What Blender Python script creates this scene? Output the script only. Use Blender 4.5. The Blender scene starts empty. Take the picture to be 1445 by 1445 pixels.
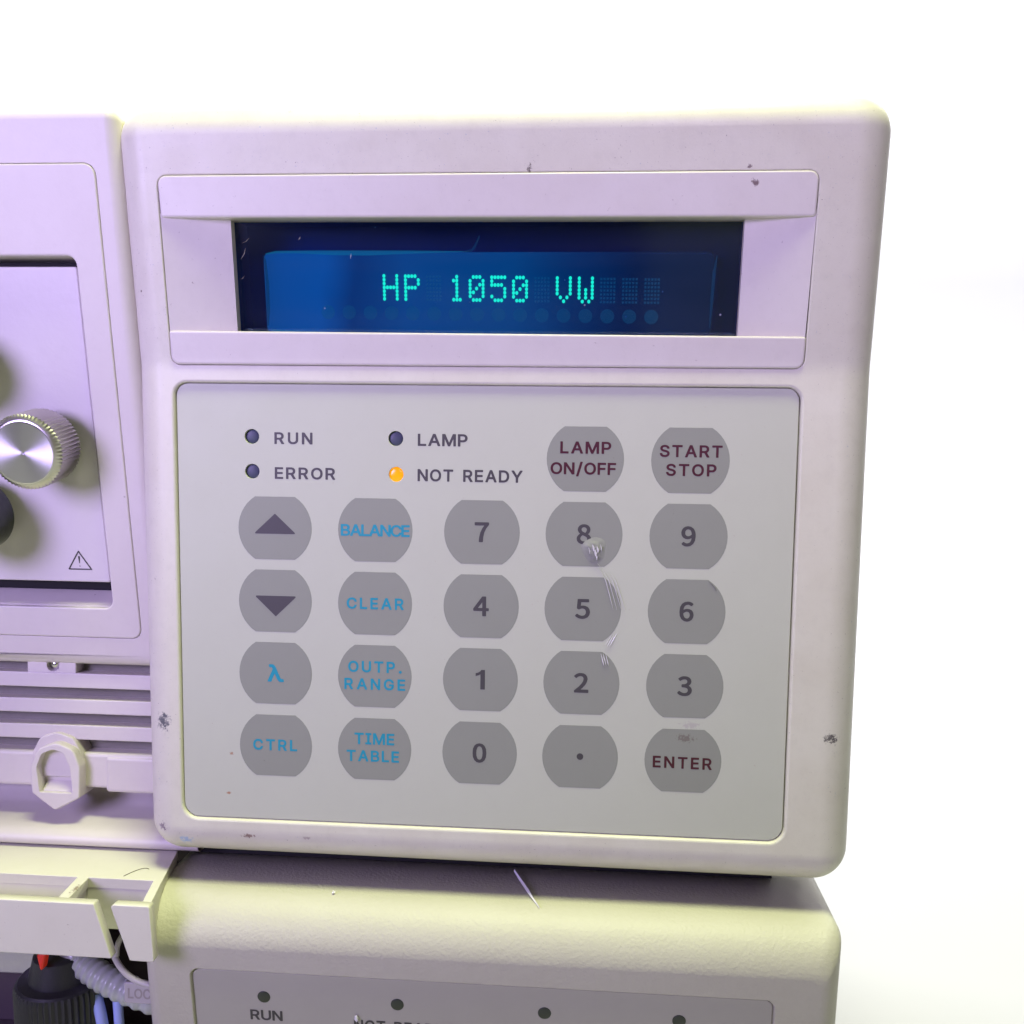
import bpy, bmesh, math, random, json
from mathutils import Vector, Matrix
from mathutils.geometry import tessellate_polygon
random.seed(7)
MM = 0.001
scene = bpy.context.scene
C = scene.collection

# ------------------------------------------------------------------ camera
cam_d = bpy.data.cameras.new('camera'); cam = bpy.data.objects.new('camera', cam_d); C.objects.link(cam)
cam_d.sensor_width = 36; cam_d.lens = 36.0; cam_d.clip_start = 0.01; cam_d.clip_end = 20
_r = Vector((0.99657434, 0.08172258, 0.01268887))
_u = Vector((-0.01853631, 0.07119611, 0.99729009))
_f = _r.cross(_u)          # points backwards from the view direction
cam.matrix_world = Matrix(((_r.x, _u.x, _f.x, 0.05969), (_r.y, _u.y, _f.y, -0.18634), (_r.z, _u.z, _f.z, 0.05900), (0, 0, 0, 1)))
scene.camera = cam

# ------------------------------------------------------------------ light
w = bpy.data.worlds.new('World'); scene.world = w; w.use_nodes = True
w.node_tree.nodes['Background'].inputs['Color'].default_value = (0.96, 1.0, 0.90, 1)
w.node_tree.nodes['Background'].inputs['Strength'].default_value = 0.02

def area(name, loc, target, size, power, color, size_y=None):
    l = bpy.data.lights.new(name, 'AREA'); l.energy = power; l.color = color
    l.shape = 'RECTANGLE' if size_y else 'SQUARE'; l.size = size
    if size_y: l.size_y = size_y
    o = bpy.data.objects.new(name, l); C.objects.link(o); o.location = loc
    o.rotation_euler = (Vector(target) - Vector(loc)).to_track_quat('-Z', 'Y').to_euler()
    return o
def spot(name, loc, target, angle, power, color, radius):
    l = bpy.data.lights.new(name, 'SPOT'); l.energy = power; l.color = color; l.spot_size = math.radians(angle); l.spot_blend = 1.0; l.shadow_soft_size = radius
    o = bpy.data.objects.new(name, l); C.objects.link(o); o.location = loc
    o.rotation_euler = (Vector(target) - Vector(loc)).to_track_quat('-Z', 'Y').to_euler()
area('overhead_lamp', (0.06, -0.085, 0.50), (0.03, 0, 0.0), 0.15, 4.4, (0.92, 1.0, 0.54))
spot('violet_spot', (-0.20, -0.31, 0.13), (-0.04, 0, 0.068), 62, 7.6, (0.59, 0.465, 1.0), 0.09)
spot('violet_spot', (0.15, -0.40, 0.21), (0.095, 0, 0.105), 33, 2.9, (0.62, 0.43, 1.0), 0.06)  # added spot, tints the right end of the display section violet
area('warm_fill', (0.32, -0.50, 0.0), (0.08, 0, 0.0), 0.5, 0.14, (1.0, 0.96, 0.55))  # added warm fill from the right, stands in for bounced light
area('backdrop_light', (0.0, 0.95, 1.35), (0.0, 1.55, 0.30), 3.2, 88.0, (1.0, 1.0, 1.0), 0.3)  # added out of view to whiten the backdrop

scene.view_settings.view_transform = 'Standard'
scene.view_settings.look = 'None'
scene.view_settings.exposure = 0
scene.view_settings.gamma = 1
scene.cycles.max_bounces = 8
scene.cycles.caustics_reflective = False
scene.cycles.caustics_refractive = False

# ------------------------------------------------------------------ materials
def mat(name, col, rough=0.5, metal=0.0, bump=None, mottled=0.0, specks=0.0, spec=0.5, smudges=(), emit=None, emit_s=1.0, rough_var=0.0, coat=0.0, hue=None):
    """bump: list of (scale per metre, strength, distance mm). smudges: (x,y,z mm, radius mm, colour, noise scale, stretch z)"""
    m = bpy.data.materials.new(name); m.use_nodes = True
    nt = m.node_tree; N = nt.nodes; L = nt.links; b = N['Principled BSDF']
    b.inputs['Roughness'].default_value = rough; b.inputs['Metallic'].default_value = metal
    b.inputs['Specular IOR Level'].default_value = spec
    b.inputs['Coat Weight'].default_value = coat
    geo = N.new('ShaderNodeNewGeometry'); pos = geo.outputs['Position']
    rgb = N.new('ShaderNodeRGB'); rgb.outputs[0].default_value = (*col, 1); cur = rgb.outputs[0]
    def noise(scale, detail=3, rgh=0.5, vec=None):
        n = N.new('ShaderNodeTexNoise'); n.inputs['Scale'].default_value = scale; n.inputs['Detail'].default_value = detail; n.inputs['Roughness'].default_value = rgh
        L.new(vec or pos, n.inputs['Vector']); return n.outputs['Fac']
    def ramp(src, a, bb, ca=0.0, cb=1.0):
        r = N.new('ShaderNodeMapRange'); r.inputs['From Min'].default_value = a; r.inputs['From Max'].default_value = bb
        r.inputs['To Min'].default_value = ca; r.inputs['To Max'].default_value = cb; L.new(src, r.inputs['Value']); return r.outputs['Result']
    def math_(op, a, bb):
        n = N.new('ShaderNodeMath'); n.operation = op; n.use_clamp = False
        for i, v in enumerate((a, bb)):
            if isinstance(v, (int, float)): n.inputs[i].default_value = v
            else: L.new(v, n.inputs[i])
        return n.outputs[0]
    def mix(fac, a, c2, mode='MIX'):
        x = N.new('ShaderNodeMix'); x.data_type = 'RGBA'; x.blend_type = mode
        if isinstance(fac, (int, float)): x.inputs[0].default_value = fac
        else: L.new(fac, x.inputs[0])
        L.new(a, x.inputs[6])
        if isinstance(c2, tuple): x.inputs[7].default_value = (*c2, 1)
        else: L.new(c2, x.inputs[7])
        return x.outputs[2]
    if mottled:
        f = ramp(noise(70, 5, 0.62), 0.35, 0.75, 0.0, mottled); cur = mix(f, cur, tuple(c * k for c, k in zip(col, (0.72, 0.68, 0.60))))
        f2 = ramp(noise(420, 3, 0.7), 0.5, 0.8, 0.0, mottled * 0.8); cur = mix(f2, cur, tuple(c * 0.75 for c in col))
    if specks:
        v = N.new('ShaderNodeTexVoronoi'); v.inputs['Scale'].default_value = 120; L.new(pos, v.inputs['Vector'])
        keep = ramp(noise(95, 1), 0.55, 0.57)
        wob = math_('ADD', v.outputs['Distance'], math_('MULTIPLY', noise(1900, 2), 0.05))
        f = math_('MULTIPLY', math_('MULTIPLY', ramp(wob, 0.052, 0.040), keep), specks); cur = mix(f, cur, (0.10, 0.07, 0.06))
    for (sx, sy, sz, rad, sc, ns, st) in smudges:
        mp = N.new('ShaderNodeVectorMath'); mp.operation = 'SUBTRACT'; L.new(pos, mp.inputs[0]); mp.inputs[1].default_value = (sx * MM, sy * MM, sz * MM)
        m2 = N.new('ShaderNodeVectorMath'); m2.operation = 'MULTIPLY'; L.new(mp.outputs[0], m2.inputs[0]); m2.inputs[1].default_value = (1, 0.3, st)
        ln = N.new('ShaderNodeVectorMath'); ln.operation = 'LENGTH'; L.new(m2.outputs[0], ln.inputs[0])
        fall = ramp(ln.outputs['Value'], rad * MM, rad * MM * 0.15)
        nz = noise(ns, 5, 0.75)
        f = ramp(math_('ADD', math_('MULTIPLY', fall, 0.30), nz), 0.66, 0.76, 0.0, 0.9); cur = mix(f, cur, sc)
    L.new(cur, b.inputs['Base Color'])
    if rough_var: L.new(ramp(noise(130, 4, 0.6), 0.3, 0.7, rough - rough_var, rough + rough_var), b.inputs['Roughness'])
    prev = None
    for (s, st, dist) in (bump or ()):
        bn = N.new('ShaderNodeBump'); bn.inputs['Strength'].default_value = st; bn.inputs['Distance'].default_value = dist * MM
        L.new(noise(s, 3, 0.55), bn.inputs['Height'])
        if prev: L.new(prev, bn.inputs['Normal'])
        prev = bn.outputs['Normal']
    if prev: L.new(prev, b.inputs['Normal'])
    if emit:
        b.inputs['Emission Color'].default_value = (*emit, 1); b.inputs['Emission Strength'].default_value = emit_s
    m['_'] = 0
    return m

BEIGE = (0.62, 0.605, 0.51)
m_cover = mat('cover_plastic', BEIGE, 0.42, bump=[(2200, 0.35, 0.05), (300, 0.12, 0.15)], mottled=0.32, specks=0.8, rough_var=0.06,
    smudges=[(-21.9, 0, 4.0, 2.4, (0.05, 0.055, 0.08), 1500, 0.8), (103.2, 0, 5.2, 2.4, (0.05, 0.04, 0.05), 1700, 1.5),
             (-17.8, 1, -19.2, 2.0, (0.30, 0.42, 0.60), 1500, 1.3), (-5.3, 1, -17.7, 2.4, (0.20, 0.12, 0.10), 1900, 3.5), (-22.3, 0, -16.8, 1.6, (0.2, 0.15, 0.2), 1600, 1),
             (6, 1, -17.6, 1.3, (0.35, 0.3, 0.27), 1900, 2.5),
             (87.1, -5, 102.9, 1.0, (0.12, 0.08, 0.08), 1900, 1.0), (85.0, -5.3, 105.6, 0.9, (0.14, 0.10, 0.10), 1900, 1.5), (47.3, -5.3, 105.6, 0.8, (0.1, 0.08, 0.07), 1900, .6)])
m_bezel = mat('bezel_plastic', (0.62, 0.585, 0.555), 0.40, bump=[(2600, 0.3, 0.04), (260, 0.10, 0.15)], mottled=0.20, specks=0.9, rough_var=0.05,
    smudges=[(85.9, -4.9, 103.0, 1.0, (0.12, 0.07, 0.07), 1200, 1.0)])
m_left = mat('left_cover_plastic', (0.64, 0.60, 0.565), 0.45, bump=[(2200, 0.3, 0.05), (250, 0.12, 0.15)], mottled=0.16, specks=0.4)
m_door = mat('painted_door_metal', (0.66, 0.62, 0.62), 0.38, bump=[(700, 0.45, 0.09), (2500, 0.3, 0.03)], mottled=0.10, specks=0.25)
m_louvre_shade = mat('shaded_louvre_plastic', (0.24, 0.235, 0.20), 0.75, bump=[(1800, 0.8, 0.12)], mottled=0.5)  # shade behind the slats painted into this darker colour
m_lower = mat('grained_plastic', (0.49, 0.47, 0.405), 0.55, bump=[(1500, 0.9, 0.13), (3200, 0.5, 0.04)], mottled=0.15, specks=0.15)
m_lowpanel = mat('lower_panel_film', (0.40, 0.385, 0.345), 0.38, bump=[(3000, 0.25, 0.03)], mottled=0.12, specks=0.2)
m_tray = mat('yellowed_plastic', (0.62, 0.60, 0.53), 0.42, bump=[(1500, 0.15, 0.04)], mottled=0.14, specks=0.25,
    smudges=[(-35.6, -8, -26, 1.0, (0.2, 0.15, 0.1), 1500, 1)])
m_overlay = mat('overlay_film', (0.475, 0.495, 0.405), 0.50, spec=0.35, bump=[(3600, 0.22, 0.02), (120, 0.10, 0.2)], mottled=0.07, specks=0.45, rough_var=0.05,
    smudges=[(-8.7, 0.8, -2.0, .8, (0.35, 0.2, 0.12), 1500, 1.5), (-9.2, 0.8, -9.6, .7, (0.35, 0.18, 0.10), 1500, 1.5), (78, .8, 6.6, 3.0, (0.40, 0.38, 0.35), 1500, 2.2)])
m_key = mat('key_print', (0.252, 0.264, 0.222), 0.50, spec=0.35, bump=[(3600, 0.22, 0.02), (120, 0.10, 0.2)], mottled=0.08, specks=0.35, rough_var=0.05,
    smudges=[(77, .6, 4.2, 2.6, (0.16, 0.14, 0.12), 1900, 2.0)])
m_ink = mat('dark_ink', (0.052, 0.048, 0.050), 0.5)
m_blue = mat('blue_ink', (0.010, 0.26, 0.36), 0.4)
m_red = mat('maroon_ink', (0.055, 0.004, 0.012), 0.4)
m_black = mat('black_gap', (0.012, 0.012, 0.014), 0.6)
m_blackplastic = mat('black_plastic', (0.022, 0.022, 0.026), 0.42, bump=[(900, 0.5, 0.15)], specks=0.0, mottled=0.3)
m_led_off = mat('unlit_lens', (0.055, 0.065, 0.105), 0.45, spec=0.4)
m_led_off2 = mat('unlit_lens_lower', (0.030, 0.036, 0.030), 0.3)
m_led_on = mat('lit_amber_lens', (0.50, 0.20, 0.01), 0.2, emit=(1.0, 0.38, 0.0), emit_s=0.85)
m_steel = mat('knurled_steel', (0.60, 0.58, 0.54), 0.32, metal=1.0, bump=[(2200, 0.2, 0.03)])
m_chrome = mat('dark_polished_metal', (0.07, 0.08, 0.07), 0.14, metal=1.0, bump=[(500, 0.25, 0.25)])
m_screw = mat('bright_steel', (0.75, 0.73, 0.72), 0.18, metal=1.0)
m_chassis = mat('chassis_paint', (0.50, 0.47, 0.42), 0.55, bump=[(900, 0.4, 0.1)], mottled=0.2)
m_hose = mat('translucent_hose', (0.66, 0.69, 0.68), 0.28, spec=0.6)
m_hose.node_tree.nodes['Principled BSDF'].inputs['Transmission Weight'].default_value = 0.35
m_hose.node_tree.nodes['Principled BSDF'].inputs['Subsurface Weight'].default_value = 0.2
m_hose.node_tree.nodes['Principled BSDF'].inputs['Subsurface Radius'].default_value = (0.002, 0.002, 0.002)
m_tube = mat('blue_white_tube', (0.42, 0.52, 0.92), 0.25, spec=0.6)
m_clip = mat('grey_clip_plastic', (0.46, 0.43, 0.44), 0.45, bump=[(1500, 0.3, 0.05)])
m_redlens = mat('red_fitting', (0.60, 0.03, 0.015), 0.3, emit=(1.0, 0.06, 0.02), emit_s=0.12)  # no lamp; a faint red glow is painted into its emission
m_sheet = mat('scratched_sheet_metal', (0.55, 0.52, 0.60), 0.38, metal=0.7, bump=[(500, 0.7, 0.3), (1800, 0.6, 0.1)])
m_darkwall = mat('dark_bay_wall', (0.10, 0.075, 0.09), 0.6, bump=[(600, 0.4, 0.1)])
m_white = mat('backdrop_white', (0.50, 0.495, 0.525), 0.9, spec=0.1)
m_lint = mat('white_lint', (0.75, 0.74, 0.76), 0.7)
m_crack = mat('whitened_film', (0.60, 0.59, 0.60), 0.25)
m_hair = mat('fine_hair', (0.10, 0.09, 0.06), 0.5)

# brushed end face of the knob: radial machining
m_face = mat('turned_end_face', (0.72, 0.70, 0.75), 0.30, metal=1.0)
_b = m_face.node_tree.nodes['Principled BSDF']; _b.inputs['Anisotropic'].default_value = 0.85
_tn = m_face.node_tree.nodes.new('ShaderNodeTangent'); _tn.direction_type = 'RADIAL'; _tn.axis = 'Z'
m_face.node_tree.links.new(_tn.outputs[0], _b.inputs['Tangent'])

# blue filter glass in front of the display
def filter_material():
    m = bpy.data.materials.new('blue_filter_glass'); m.use_nodes = True; nt = m.node_tree; N = nt.nodes; L = nt.links
    for n in list(N): N.remove(n)
    out = N.new('ShaderNodeOutputMaterial'); t = N.new('ShaderNodeBsdfTransparent'); t.inputs[0].default_value = (0.25, 0.60, 0.80, 1)
    g = N.new('ShaderNodeBsdfGlossy'); g.inputs['Roughness'].default_value = 0.10; g.inputs[0].default_value = (1, 1, 1, 1)
    fr = N.new('ShaderNodeFresnel'); fr.inputs[0].default_value = 1.5
    mx = N.new('ShaderNodeMixShader'); L.new(fr.outputs[0], mx.inputs[0]); L.new(t.outputs[0], mx.inputs[1]); L.new(g.outputs[0], mx.inputs[2])
    d = N.new('ShaderNodeBsdfDiffuse'); d.inputs[0].default_value = (0.32, 0.36, 0.52, 1)
    geo = N.new('ShaderNodeNewGeometry'); v = N.new('ShaderNodeTexVoronoi'); v.inputs['Scale'].default_value = 420; L.new(geo.outputs['Position'], v.inputs['Vector'])
    n1 = N.new('ShaderNodeTexNoise'); n1.inputs['Scale'].default_value = 260; L.new(geo.outputs['Position'], n1.inputs['Vector'])
    a = N.new('ShaderNodeMapRange'); a.inputs['From Min'].default_value = 0.10; a.inputs['From Max'].default_value = 0.05; L.new(v.outputs['Distance'], a.inputs['Value'])
    b2 = N.new('ShaderNodeMapRange'); b2.inputs['From Min'].default_value = 0.60; b2.inputs['From Max'].default_value = 0.64; L.new(n1.outputs['Fac'], b2.inputs['Value'])
    mu = N.new('ShaderNodeMath'); mu.operation = 'MULTIPLY'; L.new(a.outputs[0], mu.inputs[0]); L.new(b2.outputs[0], mu.inputs[1])
    n2 = N.new('ShaderNodeTexNoise'); n2.inputs['Scale'].default_value = 60; n2.inputs['Detail'].default_value = 5
    mpn = N.new('ShaderNodeMapping'); mpn.inputs['Scale'].default_value = (0.25, 1, 2.2); L.new(geo.outputs['Position'], mpn.inputs['Vector']); L.new(mpn.outputs[0], n2.inputs['Vector'])
    h = N.new('ShaderNodeMapRange'); h.inputs['From Min'].default_value = 0.35; h.inputs['From Max'].default_value = 0.8; h.inputs['To Min'].default_value = 0.0; h.inputs['To Max'].default_value = 0.035; L.new(n2.outputs['Fac'], h.inputs['Value'])
    mxx = N.new('ShaderNodeMath'); mxx.operation = 'MAXIMUM'; L.new(mu.outputs[0], mxx.inputs[0]); L.new(h.outputs[0], mxx.inputs[1])
    m2 = N.new('ShaderNodeMixShader'); L.new(mxx.outputs[0], m2.inputs[0]); L.new(mx.outputs[0], m2.inputs[1]); L.new(d.outputs[0], m2.inputs[2])
    L.new(m2.outputs[0], out.inputs[0]); return m
m_filter = filter_material()

def emitter(name, base, e, s):
    return mat(name, base, 0.4, emit=e, emit_s=s)
m_dot = emitter('lit_phosphor_dot', (0.01, 0.05, 0.04), (0.05, 1.0, 0.44), 2.7)
m_dot_glow = emitter('phosphor_glow', (0.02, 0.1, 0.12), (0.0, 0.30, 0.42), 0.9)
m_dim = emitter('unlit_cell_painted_glow', (0.02, 0.08, 0.12), (0.0, 0.22, 0.34), 0.9)  # unlit cell, made visible by a faint painted glow
m_spot = emitter('cursor_spot_painted_glow', (0.02, 0.10, 0.13), (0.0, 0.26, 0.38), 0.68)  # unlit spot, its faint glow is painted in as emission
m_rim = emitter('glass_edge_glow', (0.05, 0.3, 0.35), (0.0, 0.36, 0.40), 0.75)  # light along the glass edge painted as emission
m_rimdim = emitter('glass_edge_glow_dim', (0.03, 0.12, 0.2), (0.0, 0.12, 0.18), 0.6)  # dimmer copy of the painted edge glow
def see_through(m, f):
    nt = m.node_tree; b = nt.nodes['Principled BSDF']; t = nt.nodes.new('ShaderNodeBsdfTransparent'); x = nt.nodes.new('ShaderNodeMixShader'); x.inputs[0].default_value = f
    nt.links.new(b.outputs[0], x.inputs[1]); nt.links.new(t.outputs[0], x.inputs[2]); nt.links.new(x.outputs[0], nt.nodes['Material Output'].inputs[0])
see_through(m_dim, 0.55); see_through(m_spot, 0.62); see_through(m_rim, 0.3); see_through(m_rimdim, 0.4)
def vfd_plate():
    m = mat('display_tube_painted_glow', (0.012, 0.03, 0.06), 0.3)
    nt = m.node_tree; N = nt.nodes; L = nt.links; b = N['Principled BSDF']
    geo = N.new('ShaderNodeNewGeometry'); sx = N.new('ShaderNodeSeparateXYZ'); L.new(geo.outputs['Position'], sx.inputs[0])
    r = N.new('ShaderNodeValToRGB'); mr = N.new('ShaderNodeMapRange'); mr.inputs['From Min'].default_value = -0.005; mr.inputs['From Max'].default_value = 0.082; L.new(sx.outputs[0], mr.inputs['Value'])
    e = r.color_ramp.elements; e[0].position = 0.0; e[0].color = (0.0, 0.19, 0.50, 1); e[1].position = 1.0; e[1].color = (0.003, 0.012, 0.045, 1)
    for p, c in ((0.13, (0.0, 0.22, 0.60)), (0.20, (0.0, 0.09, 0.28)), (0.32, (0.0, 0.17, 0.44)), (0.55, (0.0, 0.16, 0.38)), (0.70, (0.0, 0.07, 0.20)), (0.82, (0.003, 0.025, 0.085))):
        k = r.color_ramp.elements.new(p); k.color = (*c, 1)
    nz = N.new('ShaderNodeTexNoise'); nz.inputs['Scale'].default_value = 45; nz.inputs['Detail'].default_value = 2; L.new(geo.outputs['Position'], nz.inputs['Vector'])
    ad = N.new('ShaderNodeMath'); ad.operation = 'MULTIPLY_ADD'; ad.inputs[1].default_value = 0.12; ad.inputs[2].default_value = -0.06; L.new(nz.outputs['Fac'], ad.inputs[0])
    a2 = N.new('ShaderNodeMath'); a2.operation = 'ADD'; L.new(mr.outputs[0], a2.inputs[0]); L.new(ad.outputs[0], a2.inputs[1]); L.new(a2.outputs[0], r.inputs[0])
    L.new(r.outputs[0], b.inputs['Emission Color']); b.inputs['Emission Strength'].default_value = 0.8  # blue light in the tube painted as emission, stronger at left
    return m
m_vfd = vfd_plate()
m_bay = mat('display_bay', (0.055, 0.06, 0.22), 0.5, spec=0.2)

# ------------------------------------------------------------------ builders
def link(name, me, parent=None, **props):
    o = bpy.data.objects.new(name, me); C.objects.link(o)
    for k, v in props.items(): o[k] = v
    return o
ORIG = {}
def empty(name, loc, label, cat, group=None):
    o = bpy.data.objects.new(name, None); C.objects.link(o); o.location = Vector(loc) * MM; o.empty_display_size = 0.02
    o['label'] = label; o['category'] = cat
    if group: o['group'] = group
    ORIG[o.name] = Vector(loc); return o
def make(name, bm, material, parent=None, warp=None, smooth_flag=None, label=None, category=None, kind=None, group=None, origin=None, recalc=True, sharp=False):
    """bm in millimetres, world coordinates"""
    if warp:
        for v in bm.verts: v.co.y += warp(v.co.z)
    if recalc: bmesh.ops.recalc_face_normals(bm, faces=bm.faces)
    if origin is None:
        xs = [v.co for v in bm.verts]
        lo = Vector([min(c[i] for c in xs) for i in range(3)]); hi = Vector([max(c[i] for c in xs) for i in range(3)])
        origin = Vector(((lo.x + hi.x) / 2, (lo.y + hi.y) / 2, lo.z))
    origin = Vector(origin)
    for v in bm.verts: v.co = (v.co - origin) * MM
    me = bpy.data.meshes.new(name); bm.to_mesh(me); bm.free(); me.materials.append(material)
    if sharp: me.set_sharp_from_angle(angle=math.radians(32))
    o = bpy.data.objects.new(name, me); C.objects.link(o); ORIG[o.name] = origin
    if parent: o.parent = parent; o.location = (origin - ORIG[parent.name]) * MM
    else: o.location = origin * MM
    if label: o['label'] = label
    if category: o['category'] = category
    if kind: o['kind'] = kind
    if group: o['group'] = group
    return o

def rpoly(corners, radii, n=8):
    """rounded CCW polygon -> (points, outward normals)"""
    if isinstance(radii, (int, float)): radii = [radii] * len(corners)
    P = []; Nn = []; K = len(corners)
    for i in range(K):
        a = Vector(corners[i - 1]); b = Vector(corners[i]); c = Vector(corners[(i + 1) % K]); r = radii[i]
        d1 = (b - a).normalized(); d2 = (c - b).normalized(); n1 = Vector((d1.y, -d1.x)); n2 = Vector((d2.y, -d2.x))
        turn = math.atan2(d1.x * d2.y - d1.y * d2.x, d1.dot(d2))
        if r <= 1e-6 or turn <= 1e-4:
            m = n1 + n2; m = m / max(m.length_squared / 2, 1e-6) ; P.append(b); Nn.append(m); continue
        t = r * math.tan(turn / 2); cen = b - d1 * t - n1 * r
        a0 = math.atan2(n1.y, n1.x)
        for k in range(n + 1):
            an = a0 + turn * k / n; q = Vector((math.cos(an), math.sin(an))); P.append(cen + q * r); Nn.append(q)
    return P, Nn
def rect(x0, z0, x1, z1, r=0.0, n=8): return rpoly([(x0, z0), (x1, z0), (x1, z1), (x0, z1)], r, n)
FRONT = lambda u, v, w: (u, w, v)
TOP = lambda u, v, w: (u, v, -w)
def relief(outer, holes=(), R=0.0, inner=None, back=10.0, y0=0.0, mp=FRONT, seg=10, backcap=True, cuts=()):
    """plate with rounded front edge and recesses. holes: dict(loop, b, d, floor)"""
    bm = bmesh.new(); flat = []
    def ring(pts): return [bm.verts.new(mp(*p)) for p in pts]
    def strip(r0, r1, smooth=True):
        n = len(r0)
        for i in range(n):
            try: f = bm.faces.new((r0[i], r0[(i + 1) % n], r1[(i + 1) % n], r1[i])); f.smooth = smooth
            except ValueError: pass
    P, Nn = outer
    FP = inner if inner else [Vector((p.x - q.x * R, p.y - q.y * R)) for p, q in zip(P, Nn)]
    face = ring([(p.x, p.y, y0) for p in FP])
    loops = [face]; prev = face
    if R > 0:
        for k in range(1, seg + 1):
            t = math.pi / 2 * k / seg
            cur = ring([(f_.x + (p.x - f_.x) * math.sin(t), f_.y + (p.y - f_.y) * math.sin(t), y0 + R * (1 - math.cos(t))) for p, f_ in zip(P, FP)])
            strip(prev, cur); prev = cur
    bk = ring([(p.x, p.y, y0 + back) for p in P]); strip(prev, bk, len(P) > 12)
    if backcap: bm.faces.new(bk)
    for h in holes:
        HP, HN = h['loop']; b = h.get('b', 0.3); d = h['d']
        fl = ring([(p.x + q.x * b, p.y + q.y * b, y0) for p, q in zip(HP, HN)]); prev = fl
        for k in range(1, 5):
            t = math.pi / 2 * k / 4
            cur = ring([(p.x + q.x * b * (1 - math.sin(t)), p.y + q.y * b * (1 - math.sin(t)), y0 + b * (1 - math.cos(t))) for p, q in zip(HP, HN)])
            strip(prev, cur); prev = cur
        dr = h.get('draft', 0.0)
        bot = ring([(p.x - q.x * dr, p.y - q.y * dr, y0 + d) for p, q in zip(HP, HN)]); strip(prev, bot, len(HP) > 12)
        if h.get('floor', True):
            for t in tessellate_polygon([[Vector((p.x, p.y, 0)) for p in HP]]): bm.faces.new([bot[i] for i in t])
        loops.append(fl)
    inv = {FRONT: lambda c: Vector((c.x, c.z, 0)), TOP: lambda c: Vector((c.x, c.y, 0))}[mp]
    flatl = [v for lp in loops for v in lp]
    for t in tessellate_polygon([[inv(v.co) for v in lp] for lp in loops]):
        try: bm.faces.new([flatl[i] for i in t])
        except ValueError: pass
    for z in cuts:
        bmesh.ops.bisect_plane(bm, geom=bm.verts[:] + bm.edges[:] + bm.faces[:], plane_co=(0, 0, z), plane_no=(0, 0, 1))
    return bm
def join(*bms):
    out = bmesh.new()
    for b in bms:
        me = bpy.data.meshes.new('_'); b.to_mesh(me); b.free(); out.from_mesh(me); bpy.data.meshes.remove(me)
    return out
def box(x0, y0, z0, x1, y1, z1, bev=0.3):
    bm = bmesh.new(); bmesh.ops.create_cube(bm, size=1)
    for v in bm.verts: v.co = Vector(((x0 + x1) / 2 + v.co.x * (x1 - x0), (y0 + y1) / 2 + v.co.y * (y1 - y0), (z0 + z1) / 2 + v.co.z * (z1 - z0)))
    if bev: bmesh.ops.bevel(bm, geom=bm.edges[:], offset=bev, segments=3, affect='EDGES', profile=0.5)
    return bm
def hexa(v8, bev=0.3):
    """8 points: bottom ring 0-3, top ring 4-7"""
    bm = bmesh.new(); vs = [bm.verts.new(p) for p in v8]
    for f in ((0, 1, 2, 3), (4, 5, 6, 7), (0, 1, 5, 4), (1, 2, 6, 5), (2, 3, 7, 6), (3, 0, 4, 7)): bm.faces.new([vs[i] for i in f])
    bmesh.ops.recalc_face_normals(bm, faces=bm.faces)
    if bev: bmesh.ops.bevel(bm, geom=bm.edges[:], offset=bev, segments=3, affect='EDGES', profile=0.5)
    return bm
def tube(path, rad, n=20, caps=True):
    bm = bmesh.new(); rings = []; path = [Vector(p) for p in path]; up = Vector((0.1, 0.2, 1)).normalized()
    for i, p in enumerate(path):
        t = (path[min(i + 1, len(path) - 1)] - path[max(i - 1, 0)]).normalized()
        a = t.cross(up).normalized(); b = t.cross(a).normalized(); up = -b if (-b).dot(up) > 0 else b
        a = t.cross(up).normalized(); b = t.cross(a)
        r = rad(i / (len(path) - 1)) if callable(rad) else rad
        rings.append([bm.verts.new(p + (a * math.cos(2 * math.pi * k / n) + b * math.sin(2 * math.pi * k / n)) * r) for k in range(n)])
    for r0, r1 in zip(rings, rings[1:]):
        for k in range(n): bm.faces.new((r0[k], r0[(k + 1) % n], r1[(k + 1) % n], r1[k])).smooth = True
    if caps: bm.faces.new(rings[0]); bm.faces.new(rings[-1])
    return bm
def bez(p0, p1, p2, p3, n):
    p0, p1, p2, p3 = map(Vector, (p0, p1, p2, p3)); o = []
    for i in range(n + 1):
        t = i / n; o.append(p0 * (1 - t) ** 3 + p1 * 3 * t * (1 - t) ** 2 + p2 * 3 * t * t * (1 - t) + p3 * t ** 3)
    return o
def lathe(center, axis, prof, n=72, ridge=None, smooth=True):
    """prof: list of (radius, height along axis, ridge?)"""
    bm = bmesh.new(); axis = Vector(axis).normalized(); a = axis.cross(Vector((0, 0, 1)))
    a = Vector((1, 0, 0)) if a.length < 1e-3 else a.normalized()
    b = axis.cross(a).normalized(); c0 = Vector(center); rings = []
    for q in prof:
        r, h = q[0], q[1]; kn = len(q) > 2 and q[2]
        ring = []
        for k in range(n):
            rr = r - (ridge if (kn and k % 2) else 0)
            if r < 1e-6: rr = 0
            an = 2 * math.pi * k / n; ring.append(bm.verts.new(c0 + axis * h + (a * math.cos(an) + b * math.sin(an)) * rr))
        rings.append((ring, kn))
    for (r0, k0), (r1, k1) in zip(rings, rings[1:]):
        for k in range(n):
            f = bm.faces.new((r0[k], r0[(k + 1) % n], r1[(k + 1) % n], r1[k])); f.smooth = smooth and not (k0 and k1)
    bm.faces.new(rings[0][0]); bm.faces.new(rings[-1][0])
    bmesh.ops.remove_doubles(bm, verts=bm.verts, dist=1e-4)
    return bm

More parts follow.
